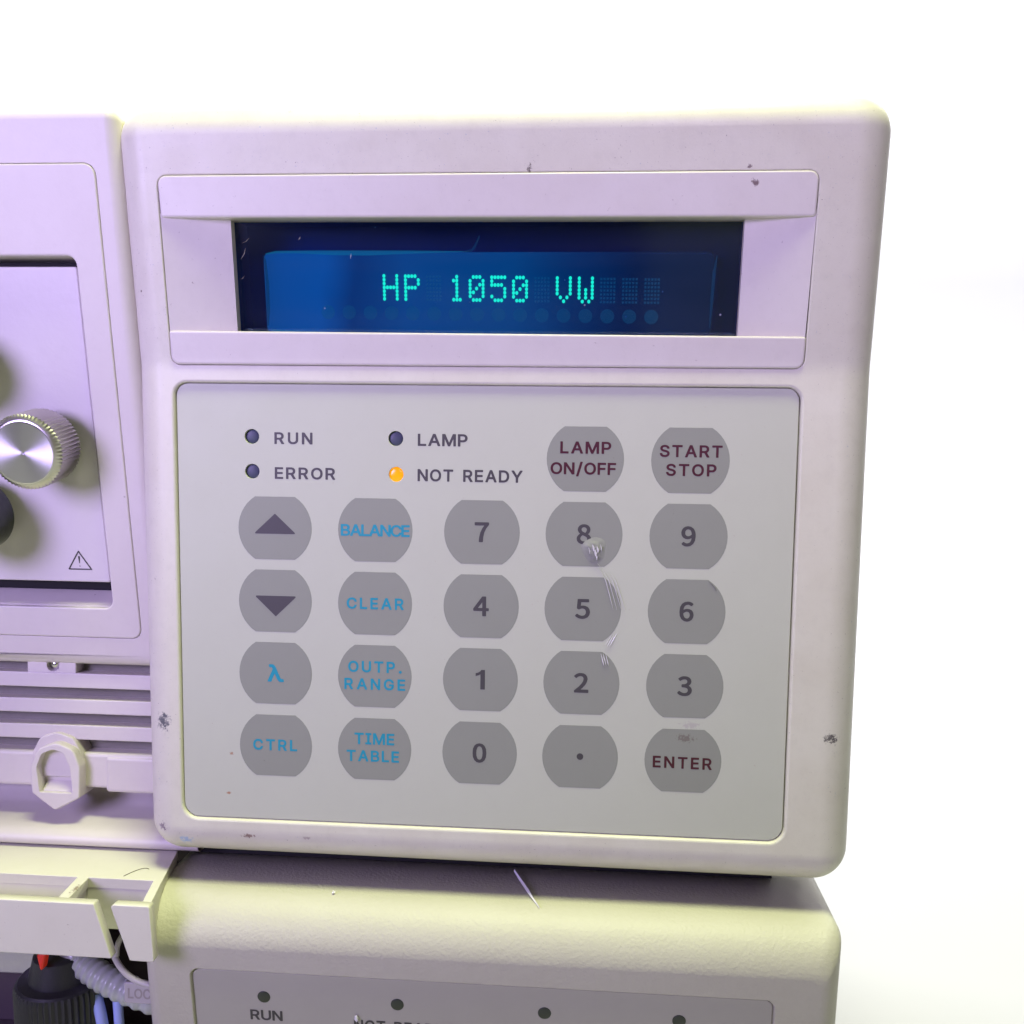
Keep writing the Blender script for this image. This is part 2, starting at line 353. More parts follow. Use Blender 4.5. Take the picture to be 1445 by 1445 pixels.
# lettering: glyph outlines, cap height 509 units (digits 514)
GLY = json.loads('''{"A":[[15,1,3,10,0,17,1,24,167,482,174,499,179,504,188,509,260,509,269,506,275,501,284,482,353,294,450,29,450,15,443,5,431,0,369,0,360,5,350,20,311,128,309,131,149,132,142,128,106,24,95,6,84,0],[177,223,276,223,277,226,239,332,228,367,225,370,223,367,198,288,176,228]],"B":[[15,1,5,8,0,20,0,489,3,499,10,506,20,509,212,509,228,507,258,499,290,483,313,463,333,438,344,413,349,394,352,374,349,337,344,318,337,304,304,267,320,254,344,230,363,196,368,175,370,154,368,119,360,91,341,58,325,42,295,21,274,12,246,5,191,0],[99,91,196,90,230,96,253,105,264,115,270,126,273,135,273,156,265,179,252,196,233,208,200,215,99,214,97,209],[99,302,175,301,198,303,219,308,236,318,250,337,257,360,252,388,247,397,240,404,223,413,200,419,99,418,97,413]],"C":[[187,1,164,5,139,14,107,30,84,46,58,73,27,121,10,166,0,216,0,293,5,320,14,356,27,386,44,416,60,437,91,465,107,477,137,493,166,502,216,509,257,507,295,497,311,490,334,479,356,464,392,425,411,392,422,363,427,336,420,324,411,319,347,320,333,331,327,352,321,365,310,381,300,391,288,400,270,409,243,416,205,416,171,407,144,389,121,363,107,336,97,302,93,273,93,232,97,202,107,171,121,144,141,119,162,105,193,93,227,89,252,93,275,100,291,110,308,123,323,146,333,175,345,185,411,185,420,181,427,171,427,164,422,144,413,119,402,96,385,71,348,37,307,14,266,2,252,0]],"D":[[15,1,5,8,0,20,0,489,3,499,10,506,20,509,196,509,216,507,268,494,300,478,325,460,335,450,367,416,388,377,402,337,409,293,410,221,405,186,397,158,388,135,364,93,355,81,320,47,300,33,272,19,244,10,205,2,175,2,165,0],[99,91,168,90,193,93,233,102,251,112,270,125,289,147,302,177,310,205,315,235,315,279,309,309,298,346,275,381,251,400,214,414,184,419,98,417,97,96]],"E":[[15,1,5,8,0,20,0,489,3,499,10,506,20,509,309,509,319,503,326,492,326,434,318,423,309,419,99,418,97,309,98,305,103,303,293,303,305,295,310,286,310,230,305,221,295,214,99,212,97,96,99,91,103,90,313,90,324,82,328,73,328,15,320,5,309,0]],"F":[[15,1,5,8,0,20,0,489,2,496,10,506,20,509,309,508,319,501,324,492,324,436,318,426,307,419,223,419,99,418,97,300,103,296,288,295,298,288,303,279,303,226,301,219,295,211,286,206,99,205,97,15,89,5,80,0]],"G":[[189,1,164,5,137,14,103,32,82,47,61,69,41,94,25,123,14,150,5,182,0,214,0,293,5,325,14,356,25,383,41,413,57,433,82,459,110,479,141,495,187,507,214,509,257,507,308,492,340,474,364,456,384,435,409,399,420,374,428,345,425,331,413,322,345,322,333,331,321,361,305,383,282,402,254,413,241,416,205,416,174,408,157,400,137,384,120,363,112,347,102,322,93,273,93,232,97,202,107,171,118,148,131,130,157,107,171,100,205,91,243,91,266,96,286,105,304,118,321,139,327,153,335,175,334,185,236,186,224,193,219,202,219,257,223,264,230,271,239,274,415,274,427,266,432,254,432,196,425,144,418,123,407,101,388,72,348,35,309,14,282,5,254,0]],"H":[[15,1,5,8,0,20,0,489,3,499,10,506,17,509,78,509,87,506,95,496,97,489,97,311,99,307,302,305,306,307,308,311,308,489,309,496,316,504,325,509,388,509,397,504,402,499,405,489,405,20,401,10,394,3,388,0,327,0,317,3,309,14,306,214,103,215,99,214,97,209,97,15,89,5,80,0]],"I":[[15,1,5,8,0,17,0,70,3,80,10,87,17,90,75,90,81,94,81,413,78,419,17,419,6,426,0,436,1,494,8,504,17,509,244,508,255,501,259,492,259,439,256,429,249,422,242,419,184,419,178,415,178,96,182,90,242,90,253,83,259,73,259,15,251,5,242,0]],"K":[[15,1,5,8,0,20,0,489,3,499,10,506,17,509,78,509,87,506,95,496,97,489,98,301,116,316,260,474,290,504,297,508,378,509,388,504,395,494,395,485,391,478,323,405,227,302,214,283,393,34,398,22,394,10,388,3,378,0,307,0,297,5,154,205,145,216,104,175,97,163,97,20,94,10,87,3,80,0]],"L":[[15,1,5,8,0,20,1,494,8,504,20,509,80,509,89,504,95,496,97,489,97,304,98,92,302,90,312,82,317,73,316,15,309,5,297,0]],"M":[[15,1,5,8,0,20,0,489,3,499,10,506,20,509,108,509,115,506,122,499,240,196,253,156,256,155,385,492,397,506,406,509,492,509,501,504,507,496,509,489,509,288,509,20,506,10,499,3,489,0,429,0,420,5,412,15,411,294,406,288,298,13,289,3,281,0,230,0,219,5,209,17,101,290,96,296,94,15,87,5,78,0]],"N":[[15,1,5,8,0,20,0,489,3,499,10,506,17,509,89,509,98,506,108,497,299,196,311,177,313,177,315,494,323,504,332,509,398,508,408,499,412,489,412,20,408,10,401,3,392,0,320,0,309,7,142,267,103,332,98,335,97,15,89,5,80,0]],"O":[[187,1,150,10,107,30,75,55,61,69,41,96,28,119,19,139,5,187,0,216,0,293,5,320,14,356,28,388,54,429,89,464,128,488,164,502,214,509,257,507,295,497,338,477,359,462,386,434,407,406,420,382,429,359,441,313,446,261,443,209,439,180,432,153,418,121,402,94,387,74,359,45,329,25,307,14,279,5,252,0],[201,92,239,91,252,93,282,105,304,120,313,129,327,150,336,169,343,187,351,223,351,282,348,300,339,334,325,361,308,384,286,400,268,409,242,415,207,416,193,414,171,407,148,394,129,374,112,347,102,322,95,291,93,270,93,232,98,200,114,155,129,132,157,107,171,100]],"P":[[15,1,5,8,0,20,0,489,3,499,10,506,20,509,202,509,256,499,295,478,306,469,319,457,337,434,349,411,359,376,361,355,359,307,349,272,337,249,319,226,297,206,281,195,256,183,212,174,99,172,97,20,95,13,89,5,80,0],[99,263,179,261,200,264,222,269,235,276,247,286,259,307,263,325,264,353,259,376,252,390,243,399,226,411,196,419,99,418,97,413]],"R":[[15,1,5,8,0,20,0,489,3,499,8,504,20,509,202,509,249,501,274,492,296,480,326,452,335,441,351,411,358,385,361,367,361,320,358,302,351,281,341,261,326,239,309,222,283,202,379,24,379,15,371,5,360,0,293,0,283,3,275,10,267,24,182,182,175,185,103,185,99,184,97,179,97,20,95,13,89,5,80,0],[99,274,170,273,200,275,223,281,242,289,256,307,264,334,264,360,261,374,254,390,245,401,228,411,198,419,99,418,97,413]],"S":[[148,1,114,7,92,16,68,28,36,55,21,76,5,110,0,135,0,150,3,158,10,165,17,167,80,167,92,157,105,121,110,114,121,105,139,96,159,91,198,88,239,98,262,114,271,128,276,141,276,159,273,169,264,181,248,192,225,201,119,231,85,247,55,267,31,295,19,316,11,350,11,381,19,408,35,440,53,461,83,483,117,499,144,507,164,509,207,509,232,507,270,495,293,483,312,469,336,445,355,413,364,372,361,359,355,352,347,349,284,349,272,359,266,379,260,392,248,404,225,416,202,421,184,422,155,418,137,411,123,403,114,392,107,379,106,365,107,352,112,342,121,333,139,322,178,308,236,293,268,282,318,256,346,227,364,198,369,178,369,123,359,94,348,74,337,60,302,28,264,10,236,2,218,0]],"T":[[165,1,155,8,150,20,150,415,145,419,20,419,13,421,5,427,0,436,0,492,7,503,17,509,228,509,378,508,389,501,393,492,393,436,388,426,376,419,246,417,245,17,239,7,228,0]],"U":[[164,1,118,12,91,26,68,41,39,70,28,86,14,111,8,132,2,157,0,185,0,490,3,500,10,506,17,509,79,509,88,504,96,494,96,182,99,164,113,132,130,113,147,102,169,95,185,92,221,92,235,95,260,104,273,111,283,121,295,139,305,168,307,189,307,490,311,500,318,506,325,509,384,509,395,503,401,492,401,157,396,132,380,93,365,70,338,44,313,26,279,10,237,0]],"V":[[188,1,174,12,167,29,0,480,0,494,7,504,17,509,82,509,88,506,95,499,205,198,222,142,225,139,227,142,235,163,343,478,352,499,359,506,366,509,431,509,439,506,445,499,448,492,448,483,276,13,267,3,260,0]],"W":[[142,1,130,10,123,29,0,478,0,494,10,506,19,509,79,509,88,504,96,494,174,196,181,175,184,179,268,499,275,506,283,509,352,509,361,506,373,492,456,175,459,175,465,198,539,487,544,499,551,506,560,509,625,508,637,499,640,485,517,36,512,20,506,8,493,0,424,0,415,3,407,10,400,29,330,295,320,323,317,323,312,307,239,36,230,10,223,3,216,0]],"X":[[15,1,7,6,1,15,0,22,3,29,165,260,14,480,12,492,16,501,22,506,31,509,98,509,108,506,120,494,223,341,331,499,338,506,348,509,415,509,422,506,429,499,433,489,430,478,282,263,441,29,444,17,439,8,434,3,424,0,355,0,346,5,274,105,223,180,219,178,182,121,98,5,87,0]],"Y":[[186,1,176,8,171,17,170,209,3,478,0,492,7,503,17,509,87,509,96,506,113,485,219,310,223,309,235,328,329,485,345,506,355,509,425,509,437,501,441,494,442,487,425,457,269,207,268,20,265,10,259,3,251,0]],"0":[[145,1,96,14,87,19,39,66,7,147,0,231,0,280,7,364,39,446,62,468,92,494,148,509,170,508,215,497,226,493,277,445,309,364,318,251,309,147,277,66,229,20,222,16,166,0],[153,80,159,79,184,88,207,116,225,177,225,206,230,251,225,334,209,391,204,401,186,421,163,430,154,431,132,424,110,398,90,330,86,274,86,240,90,184,109,116,130,90]],"1":[[110,0,110,395,75,370,0,345,0,420,60,440,105,470,130,509,215,509,215,0]],"2":[[12,1,5,6,0,15,0,54,3,60,104,155,166,232,202,296,214,350,214,362,211,382,200,405,193,413,177,424,147,429,122,426,101,417,81,402,59,380,49,377,38,381,5,414,0,423,1,433,6,441,35,468,60,486,72,492,106,506,133,509,163,509,200,503,211,501,225,495,257,474,269,462,296,417,306,366,306,346,291,280,253,204,194,129,153,88,151,83,316,84,324,79,328,70,328,13,321,3,311,0]],"3":[[138,1,107,5,73,16,55,25,28,43,4,66,0,75,1,84,6,94,32,125,42,130,55,128,79,107,107,91,134,81,156,79,188,83,195,86,214,98,230,120,236,150,232,172,229,182,213,202,172,218,105,226,97,231,92,240,92,287,98,297,111,304,156,306,168,309,197,324,208,336,215,346,218,362,219,375,214,400,202,417,188,425,163,430,134,427,115,420,90,407,75,392,69,388,60,388,53,390,20,431,18,443,22,452,51,475,84,495,120,507,175,509,220,502,269,475,300,434,311,389,311,366,305,336,287,302,254,269,254,267,286,244,297,233,319,195,326,159,327,138,315,87,287,48,276,36,229,9,179,0]],"4":[[221,1,213,6,208,15,207,131,15,132,5,138,0,147,0,189,5,200,179,468,199,499,212,508,281,509,293,501,296,492,296,214,302,211,346,210,354,205,359,195,359,147,354,138,344,132,302,132,296,128,296,17,293,7,281,0],[112,212,202,211,207,212,208,353,205,353,200,346,114,219]],"5":[[140,1,108,5,76,17,58,26,35,39,12,57,3,67,0,74,0,81,3,88,30,122,40,129,49,130,56,127,79,108,106,92,136,82,159,80,193,87,214,101,221,108,237,136,242,168,242,184,237,211,222,241,213,248,193,259,165,265,149,265,113,253,92,240,79,240,46,259,37,270,53,496,58,504,65,508,104,509,296,509,305,506,309,502,313,494,313,442,308,433,300,427,136,426,128,339,131,335,145,340,193,340,234,333,283,307,296,294,323,250,335,186,335,168,323,104,283,44,227,10,179,0]],"6":[[163,1,107,14,98,18,50,58,45,64,34,86,12,136,9,145,0,228,0,268,12,367,50,445,59,455,115,497,174,509,201,509,223,506,250,497,282,480,303,459,307,447,304,436,282,410,270,400,257,397,249,400,223,421,201,430,185,430,149,421,118,396,95,342,90,306,90,302,93,300,116,313,138,322,167,327,203,323,232,316,278,286,307,232,316,169,312,138,304,102,278,55,270,45,224,12,169,0],[159,82,172,81,192,86,210,103,224,131,229,160,229,178,224,207,211,232,190,248,165,253,157,252,145,250,116,235,92,214,86,203,95,151,113,111,136,88]],"7":[[110,1,101,7,97,17,104,107,109,149,133,253,172,348,217,422,212,426,17,426,7,429,3,434,0,443,0,494,6,504,17,509,101,509,316,509,326,503,331,492,330,450,264,350,223,249,201,140,194,22,191,13,186,5,177,0]],"8":[[148,1,98,10,48,37,39,45,10,84,0,127,0,152,5,184,23,217,46,245,73,269,46,301,25,339,20,380,33,431,55,464,65,474,98,495,114,502,127,504,152,509,175,509,217,502,263,475,272,465,297,425,306,375,301,334,286,298,255,260,295,222,308,199,318,179,322,132,310,82,286,48,272,35,226,10,177,0],[158,75,168,74,195,79,215,91,231,116,235,136,227,168,217,180,197,198,168,215,151,222,132,229,110,211,98,195,91,181,86,170,82,145,89,118,107,95,134,79],[185,296,193,296,198,301,218,334,225,366,220,395,209,413,195,425,163,434,150,432,136,427,123,418,110,400,106,375,111,353,115,344,133,323]],"9":[[112,1,96,3,69,12,39,28,12,53,9,62,12,73,42,108,53,115,64,112,87,93,116,81,130,79,168,89,193,108,201,118,222,168,227,208,224,211,204,199,175,188,148,183,136,183,87,192,43,222,32,235,7,280,0,328,0,357,7,398,14,418,41,461,50,470,89,497,139,509,159,509,215,496,265,457,277,443,309,373,318,294,318,251,309,168,306,150,265,64,204,14,145,0],[142,260,163,259,175,262,193,271,214,287,231,307,222,362,209,393,203,404,190,417,179,425,172,426,148,432,123,425,104,409,90,377,88,357,88,323,91,305,102,283,109,275,123,264]],"/":[[15,-82,3,-72,0,-60,156,520,163,532,174,540,236,540,248,530,251,518,95,-65,85,-78,75,-83]],".":[[51,-13,30,-3,11,16,1,38,0,59,10,83,29,103,54,113,75,113,98,103,118,82,127,59,127,40,119,19,98,-3,73,-14]],"λ":[[337,1,303,10,283,21,255,51,237,84,179,240,177,241,94,16,87,10,78,7,15,7,3,15,0,21,0,33,3,44,116,338,128,371,112,407,103,417,94,421,55,419,45,425,41,431,29,479,29,488,32,494,44,504,75,509,96,509,127,504,152,493,166,482,178,470,191,452,211,409,325,109,335,97,344,91,355,88,371,90,386,89,395,83,400,75,412,30,412,19,408,12,395,5,371,0]],"!":[[51,-13,35,-6,17,9,3,33,0,52,3,67,10,81,24,98,47,110,75,111,83,110,97,103,119,81,127,62,127,38,118,18,95,-6,75,-14],[30,145,19,153,14,165,12,500,19,512,30,518,97,518,110,510,115,498,115,292,113,280,112,162,105,150,95,145]]}''')
def glyph_mesh(ch, bold):
    """every outer contour of a glyph is filled on its own (with its holes), each a hair in front of the last"""
    sps = [[(sp[i] / 1000, sp[i + 1] / 1000) for i in range(0, len(sp), 2)] for sp in GLY[ch]]
    ar = [sum(a[0] * b[1] - b[0] * a[1] for a, b in zip(s, s[1:] + s[:1])) for s in sps]
    big = max(ar, key=abs); outs = [s for s, a in zip(sps, ar) if a * big > 0]; holes = [s for s, a in zip(sps, ar) if a * big < 0]
    def inside(p, s):
        c = False
        for (x0, y0), (x1, y1) in zip(s, s[1:] + s[:1]):
            if (y0 > p[1]) != (y1 > p[1]) and p[0] < (x1 - x0) * (p[1] - y0) / (y1 - y0) + x0: c = not c
        return c
    V = []; F = []
    for li, ou in enumerate(outs):
        cu = bpy.data.curves.new('g', 'CURVE'); cu.dimensions = '2D'; cu.fill_mode = 'BOTH'; cu.offset = 0.0; cu.resolution_u = 1
        for pts in [ou] + [h for h in holes if inside(h[0], ou)]:
            s = cu.splines.new('POLY'); s.points.add(len(pts) - 1); s.use_cyclic_u = True
            for p, q in zip(s.points, pts): p.co = (*q, 0, 1)
        o = bpy.data.objects.new('g', cu); C.objects.link(o)
        dg = bpy.context.evaluated_depsgraph_get(); me = bpy.data.meshes.new_from_object(o.evaluated_get(dg))
        bpy.data.objects.remove(o); bpy.data.curves.remove(cu); n0 = len(V)
        V += [(v.co.x, v.co.y, 0.0) for v in me.vertices]; F += [tuple(n0 + k for k in p.vertices) for p in me.polygons]; bpy.data.meshes.remove(me)
    return V, F
_gc = {}
def text_bm(s, x0, x1, z0, z1, y, bold=9, xs=1.0, bar=None, slope=0.0, bm=None):
    """string whose ink spans x0..x1 and caps z0..z1, tracking fitted; a 0.04 mm print film"""
    sc = (z1 - z0) / 0.509; G = []
    for ch in s:
        if ch == ' ': G.append(None); continue
        k = (ch, bold)
        if k not in _gc: _gc[k] = glyph_mesh(ch, bold)
        V, F = _gc[k]; lo = min(v[0] for v in V); hi = max(v[0] for v in V); G.append((V, F, lo, hi))
    wid = sum((g[3] - g[2]) * sc * xs if g else 0.24 * sc for g in G)
    gap = (x1 - x0 - wid) / max(len(s) - 1, 1) if len(s) > 1 else 0
    x = x0 if len(s) > 1 else (x0 + x1) / 2 - wid / 2
    bm = bm or bmesh.new()
    for g in G:
        if g is None: x += 0.24 * sc + gap; continue
        V, F, lo, hi = g
        vs = [bm.verts.new((x + (v[0] - lo) * sc * xs, y + v[2], z0 + v[1] * sc + slope * (x - x0))) for v in V]
        for f in F:
            try: bm.faces.new([vs[i] for i in f])
            except ValueError: pass
        x += (hi - lo) * sc * xs + gap
    return bm
def lettering(lines, y, material, parent, warp=None, name='lettering', label=None):
    bm = bmesh.new()
    for a in lines: text_bm(*a[:5], y, bm=bm, **(a[5] if len(a) > 5 else {}))
    return make(name, bm, material, parent, warp, label=label)

# ------------------------------------------------------------------ shape of the fronts
ZB = 71.85; K9 = math.tan(math.radians(9.0))
def SR(z):                 # upper half of the display front leans forward
    t = z - ZB
    if t < -1.5: return 0.0
    if t > 1.5: return -K9 * t
    return -K9 * (t + 1.5) ** 2 / 6.0
KL = math.tan(math.radians(10.5))
def SL(z): return SR(114) + 1.0 + (114 - z) * KL
def SW(z): return (-36 - z) * 0.15 if z < -36 else 0.0

# ------------------------------------------------------------------ backdrop
bm = bmesh.new(); prof = []
for i in range(13):
    t = math.pi / 2 * i / 12; prof.append((1000 + 500 * math.sin(t), -190 + 500 * (1 - math.cos(t))))
prof = [(-900, -190)] + prof + [(1500, 1800)]
L0 = [bm.verts.new((-1800, y, z)) for y, z in prof]; L1 = [bm.verts.new((2200, y, z)) for y, z in prof]
for i in range(len(prof) - 1): bm.faces.new((L0[i], L1[i], L1[i + 1], L0[i + 1])).smooth = True
make('backdrop', bm, m_white, kind='structure', label='plain white seamless backdrop behind and under the instruments')

# ------------------------------------------------------------------ upper instrument
U = empty('laboratory_detector', (0, 60, -28), 'upper beige lab instrument with blue lit display, numeric keypad and knobbed door at left', 'lab instrument')
cover_out = rpoly([(-26.0, -22.5), (107.8, -22.9), (109.4, 118.4), (-28.0, 117.9)], [6.6, 6.6, 6.6, 6.6], 12)
disp = rpoly([(-19.35, 71.75), (96.15, 71.75), (96.75, 105.0), (-19.55, 105.0)], [1.8, 1.8, 1.8, 1.8], 6)
keyrec = rpoly([(-18.1, -14.6), (95.35, -14.6), (95.9, 68.5), (-18.95, 68.5)], [3.0, 3.0, 2.4, 2.4], 8)
bm = relief(cover_out, [dict(loop=disp, b=0.25, d=16, floor=False), dict(loop=keyrec, b=0.55, d=1.6)], R=6.2, back=24, seg=14, cuts=[ZB + k * 0.5 for k in range(-3, 4)])
make('front_cover', bm, m_cover, U, SR)
# display bezel strips, reveals
top = rpoly([(-19.27, 97.75), (96.5, 97.45), (96.68, 104.93), (-19.48, 104.93)], [0.6, 0.6, 1.6, 1.6], 6)
make('bezel_strip', relief(top, R=0.40, back=4.36, y0=-0.22, seg=6), m_bezel, U, SR)
bot = rpoly([(-19.28, 71.82), (96.08, 71.82), (96.2, 77.35), (-19.32, 77.95)], [1.6, 1.6, 0.5, 0.5], 6)
make('bezel_strip', relief(bot, R=0.45, back=4.44, y0=-0.30, seg=6), m_bezel, U, SR)
def reveal(xo_b, xi_b, xo_t, xi_t):
    bm = bmesh.new()
    pts = [(xo_b, 0.1, 77.0), (xi_b, 2.3, 77.0), (xi_b, 4.15, 77.0), (xo_b, 4.15, 77.0), (xo_t, 0.1, 98.5), (xi_t, 2.3, 98.5), (xi_t, 4.15, 98.5), (xo_t, 4.15, 98.5)]
    vs = [bm.verts.new(p) for p in pts]
    for f in ((0, 1, 2, 3), (4, 5, 6, 7), (0, 1, 5, 4), (1, 2, 6, 5), (2, 3, 7, 6), (3, 0, 4, 7)): bm.faces.new([vs[i] for i in f])
    return bm
make('window_reveal', reveal(-19.2, -7.15, -19.4, -7.25), m_bezel, U, SR)
make('window_reveal', reveal(96.0, 84.5, 96.6, 84.9), m_bezel, U, SR)
# display bay, tube, filter
bm = bmesh.new()
for (a, b, c, d) in (((-8.5, 5, 76.5), (86, 5, 76.5), (86, 15, 76.5), (-8.5, 15, 76.5)), ((-8.5, 5, 99), (86, 5, 99), (86, 15, 99), (-8.5, 15, 99)), ((-8.5, 5, 76.5), (-8.5, 5, 99), (-8.5, 15, 99), (-8.5, 15, 76.5)), ((86, 5, 76.5), (86, 5, 99), (86, 15, 99), (86, 15, 76.5)), ((-8.5, 15, 76.5), (86, 15, 76.5), (86, 15, 99), (-8.5, 15, 99))):
    bm.faces.new([bm.verts.new(p) for p in (a, b, c, d)])
make('display_bay', bm, m_bay, U, SR, recalc=False)
bm = relief(rect(-7.7, 77.2, 85.5, 98.2, 0.0), R=0.0, back=0.8, y0=4.2)
make('filter_pane', bm, m_filter, U, SR)
vf = make('display_tube', relief(rect(-4.6, 78.6, 81.0, 93.8, 1.4), R=0.4, back=2.0, y0=11.7, seg=4), m_vfd, U, SR)
# glow painted as ribbons along the glass rim of the tube, with the sealed-off pip on top
rimp = [(-3.2, 11.5, 93.75), (5, 11.5, 93.75), (14, 11.5, 93.5), (22, 11.5, 93.45), (33, 11.5, 93.4), (35.2, 11.5, 93.8), (36.2, 11.5, 95.0), (36.7, 11.5, 96.8)]
def ribbon(pts, ws, y):
    bm = bmesh.new(); prev = None
    for (x, z), wd in zip(pts, ws):
        a = bm.verts.new((x, y, z + wd)); b = bm.verts.new((x, y, z - wd))
        if prev: bm.faces.new((prev[0], a, b, prev[1]))
        prev = (a, b)
    return bm
make('glass_rim_glow', ribbon([(-4.0, 93.4), (-2, 93.75), (3, 93.75), (9, 93.6), (16, 93.55), (24, 93.7), (31, 93.75), (35, 93.8)], [.1, .22, .25, .42, .45, .28, .14, .06], 11.35), m_rim, vf, SR)
def vrib(pts, ws, y):
    bm = bmesh.new(); prev = None
    for (x, z), wd in zip(pts, ws):
        a = bm.verts.new((x + wd, y, z)); b = bm.verts.new((x - wd, y, z))
        if prev: bm.faces.new((prev[0], a, b, prev[1]))
        prev = (a, b)
    return bm
make('glass_rim_glow', vrib([(-4.35, 93.2), (-4.1, 92), (-3.9, 88), (-4.0, 83), (-4.2, 80)], [.12, .22, .32, .36, .12], 11.35), m_rimdim, vf, SR)
make('glass_rim_glow', ribbon([(-3.6, 79.3), (-1, 79.0), (4, 78.85), (9, 78.8)], [.1, .26, .22, .06], 11.35), m_rim, vf, SR)
make('seal_pip', vrib([(34.6, 93.7), (36.0, 94.2), (36.6, 95.2), (37.2, 96.6)], [.9, .3, .22, .1], 11.3), m_rimdim, vf, SR)
make('glass_rim_glow', vrib([(81.3, 93.0), (80.9, 90), (80.7, 85), (80.5, 80)], [.1, .3, .3, .1], 11.35), m_rimdim, vf, SR)
# characters: 16 cells, 5 x 7 dots
FONT = {'H': ['10001', '10001', '10001', '11111', '10001', '10001', '10001'], 'P': ['11110', '10001', '10001', '11110', '10000', '10000', '10000'],
 '1': ['00100', '01100', '00100', '00100', '00100', '00100', '01110'], '0': ['01110', '10001', '10011', '10101', '11001', '10001', '01110'],
 '5': ['11111', '10000', '11110', '00001', '00001', '10001', '01110'], 'V': ['10001', '10001', '10001', '10001', '10001', '01010', '00100'],
 'W': ['10001', '10001', '10001', '10101', '10101', '10101', '01010']}
FONT['1'] = ['01100', '11100', '01100', '01100', '01100', '01100', '11110']
FONT['1'] = ['0010', '0110', '0010', '0010', '0010', '0010', '0111']
msg = '   HP 1050 VW   '
PX, CP = 0.615, 4.12
X0 = 18.9 - 3 * CP
for i, ch in enumerate(msg):
    cx = X0 + i * CP; ct = 89.35 - 0.012 * (cx - 18)
    if ch == ' ':
        if 0 <= i < 3 or i in (5, 10): dimc = 1
        bmc = bmesh.new()
        for r in range(7):
            for c in range(5):
                x = cx + c * PX; z = ct - r * 0.70
                bmc.faces.new([bmc.verts.new(p) for p in ((x - .2, 11.5, z - .22), (x + .2, 11.5, z - .22), (x + .2, 11.5, z + .22), (x - .2, 11.5, z + .22))])
        if i >= 3: make('unlit_character', bmc, m_dim, vf, SR)
        else: bmc.free()
    else:
        bmc = bmesh.new(); g = FONT[ch]
        for r in range(7):
            for c, q in enumerate(g[r]):
                if q == '1':
                    x = cx + c * PX + (0.35 if ch == '1' else 0); z = ct - r * 0.70
                    bmesh.ops.create_circle(bmc, cap_ends=True, segments=10, radius=0.34, matrix=Matrix.Translation((x, 11.15, z)) @ Matrix.Rotation(math.pi / 2, 4, 'X') @ Matrix.Diagonal((0.88, 1.05, 1, 1)))
        make('lit_character', bmc, m_dot, vf, SR)
    # cursor spot under every cell
    bs = bmesh.new(); bmesh.ops.create_circle(bs, cap_ends=True, segments=20, radius=1.32, matrix=Matrix.Translation((cx + 2 * PX, 11.45, 82.55 - 0.012 * (cx - 18))) @ Matrix.Rotation(math.pi / 2, 4, 'X'))
    make('cursor_spot', bs, m_spot, vf, SR)

# keypad overlay
def circ(x, z, rad, n=28):
    Nn = [Vector((math.cos(2 * math.pi * k / n), math.sin(2 * math.pi * k / n))) for k in range(n)]
    return [Vector((x, z)) + q * rad for q in Nn], Nn
ov = make('keypad_overlay', relief(rpoly([(-17.95, -14.4), (95.1, -14.4), (95.65, 68.35), (-18.75, 68.35)], [2.8, 2.8, 2.2, 2.2], 8), [dict(loop=circ(x, z, 1.38), b=0.06, d=0.85, floor=False) for x, z in ((-4.35, 58.6), (-4.3, 52.1), (22.85, 58.55), (22.95, 51.95))], R=0.12, back=0.9, y0=0.65, seg=3, backcap=False), m_overlay, U)
YO = 0.65
DK, HK = 14.05, 11.82
cols = [0.0, 19.05, 39.0, 57.78, 76.7]; rows = [55.28, 41.53, 27.75, 13.95, 0.0]
def keyloop(cx, cz, n=14):
    r = DK / 2; h = HK / 2; a = math.asin(h / r); P = []
    for k in range(n + 1):
        t = -a + 2 * a * k / n; P.append(Vector((cx + r * math.cos(t), cz + r * math.sin(t))))
    for k in range(n + 1):
        t = math.pi - a + 2 * a * k / n; P.append(Vector((cx + r * math.cos(t), cz + r * math.sin(t))))
    return P, [(p - Vector((cx, cz))).normalized() for p in P]
def key(c, r, what, label=None, col=m_ink):
    cx, cz = cols[c], rows[r]
    k = make('key', relief(keyloop(cx, cz), R=0.02, back=0.3, y0=YO - 0.03, seg=2), m_key, U)
    lettering(what, YO - 0.055, col, k, name='key_lettering')
    return k
def tri(pts, y, r=0.15):
    return relief(rpoly(pts, r, 3), R=0.0, back=0.03, y0=y)
k = make('key', relief(keyloop(cols[0], rows[1]), R=0.02, back=0.3, y0=YO - 0.03, seg=2), m_key, U); make('up_arrow', tri([(-4.05, 40.45), (4.05, 40.45), (0.0, 44.25)], YO - 0.055), m_ink, k)
k = make('key', relief(keyloop(cols[0], rows[2]), R=0.02, back=0.3, y0=YO - 0.03, seg=2), m_key, U); make('down_arrow', tri([(-3.95, 28.7), (0.1, 24.8), (4.15, 28.7)], YO - 0.055), m_ink, k)
D = dict(bold=26, xs=1.13)
def dig(c, r, s, x0=0):
    cx, cz = cols[c] + x0, rows[r]; return [(s, cx - 2, cx + 2, cz - 1.85, cz + 1.85, dict(bold=24, xs=1.12))]
B = lambda **q: dict(dict(bold=10, xs=1.05), **q)
key(1, 1, [('BALANCE', 12.55, 25.55, 40.35, 42.55, B(xs=1.12, bold=6))], col=m_blue)
key(1, 2, [('CLEAR', 13.7, 24.5, 26.65, 28.8, B())], col=m_blue)
key(1, 3, [('OUTP', 14.0, 22.9, 14.65, 16.8, B()), ('.', 23.5, 24.3, 14.65, 16.8, B()), ('RANGE', 13.25, 24.85, 11.35, 13.5, B(bold=14))], col=m_blue)
key(1, 4, [('TIME', 15.2, 22.85, 0.85, 3.05, B()), ('TABLE', 13.7, 23.75, -2.45, -0.3, B(bold=14))], col=m_blue)
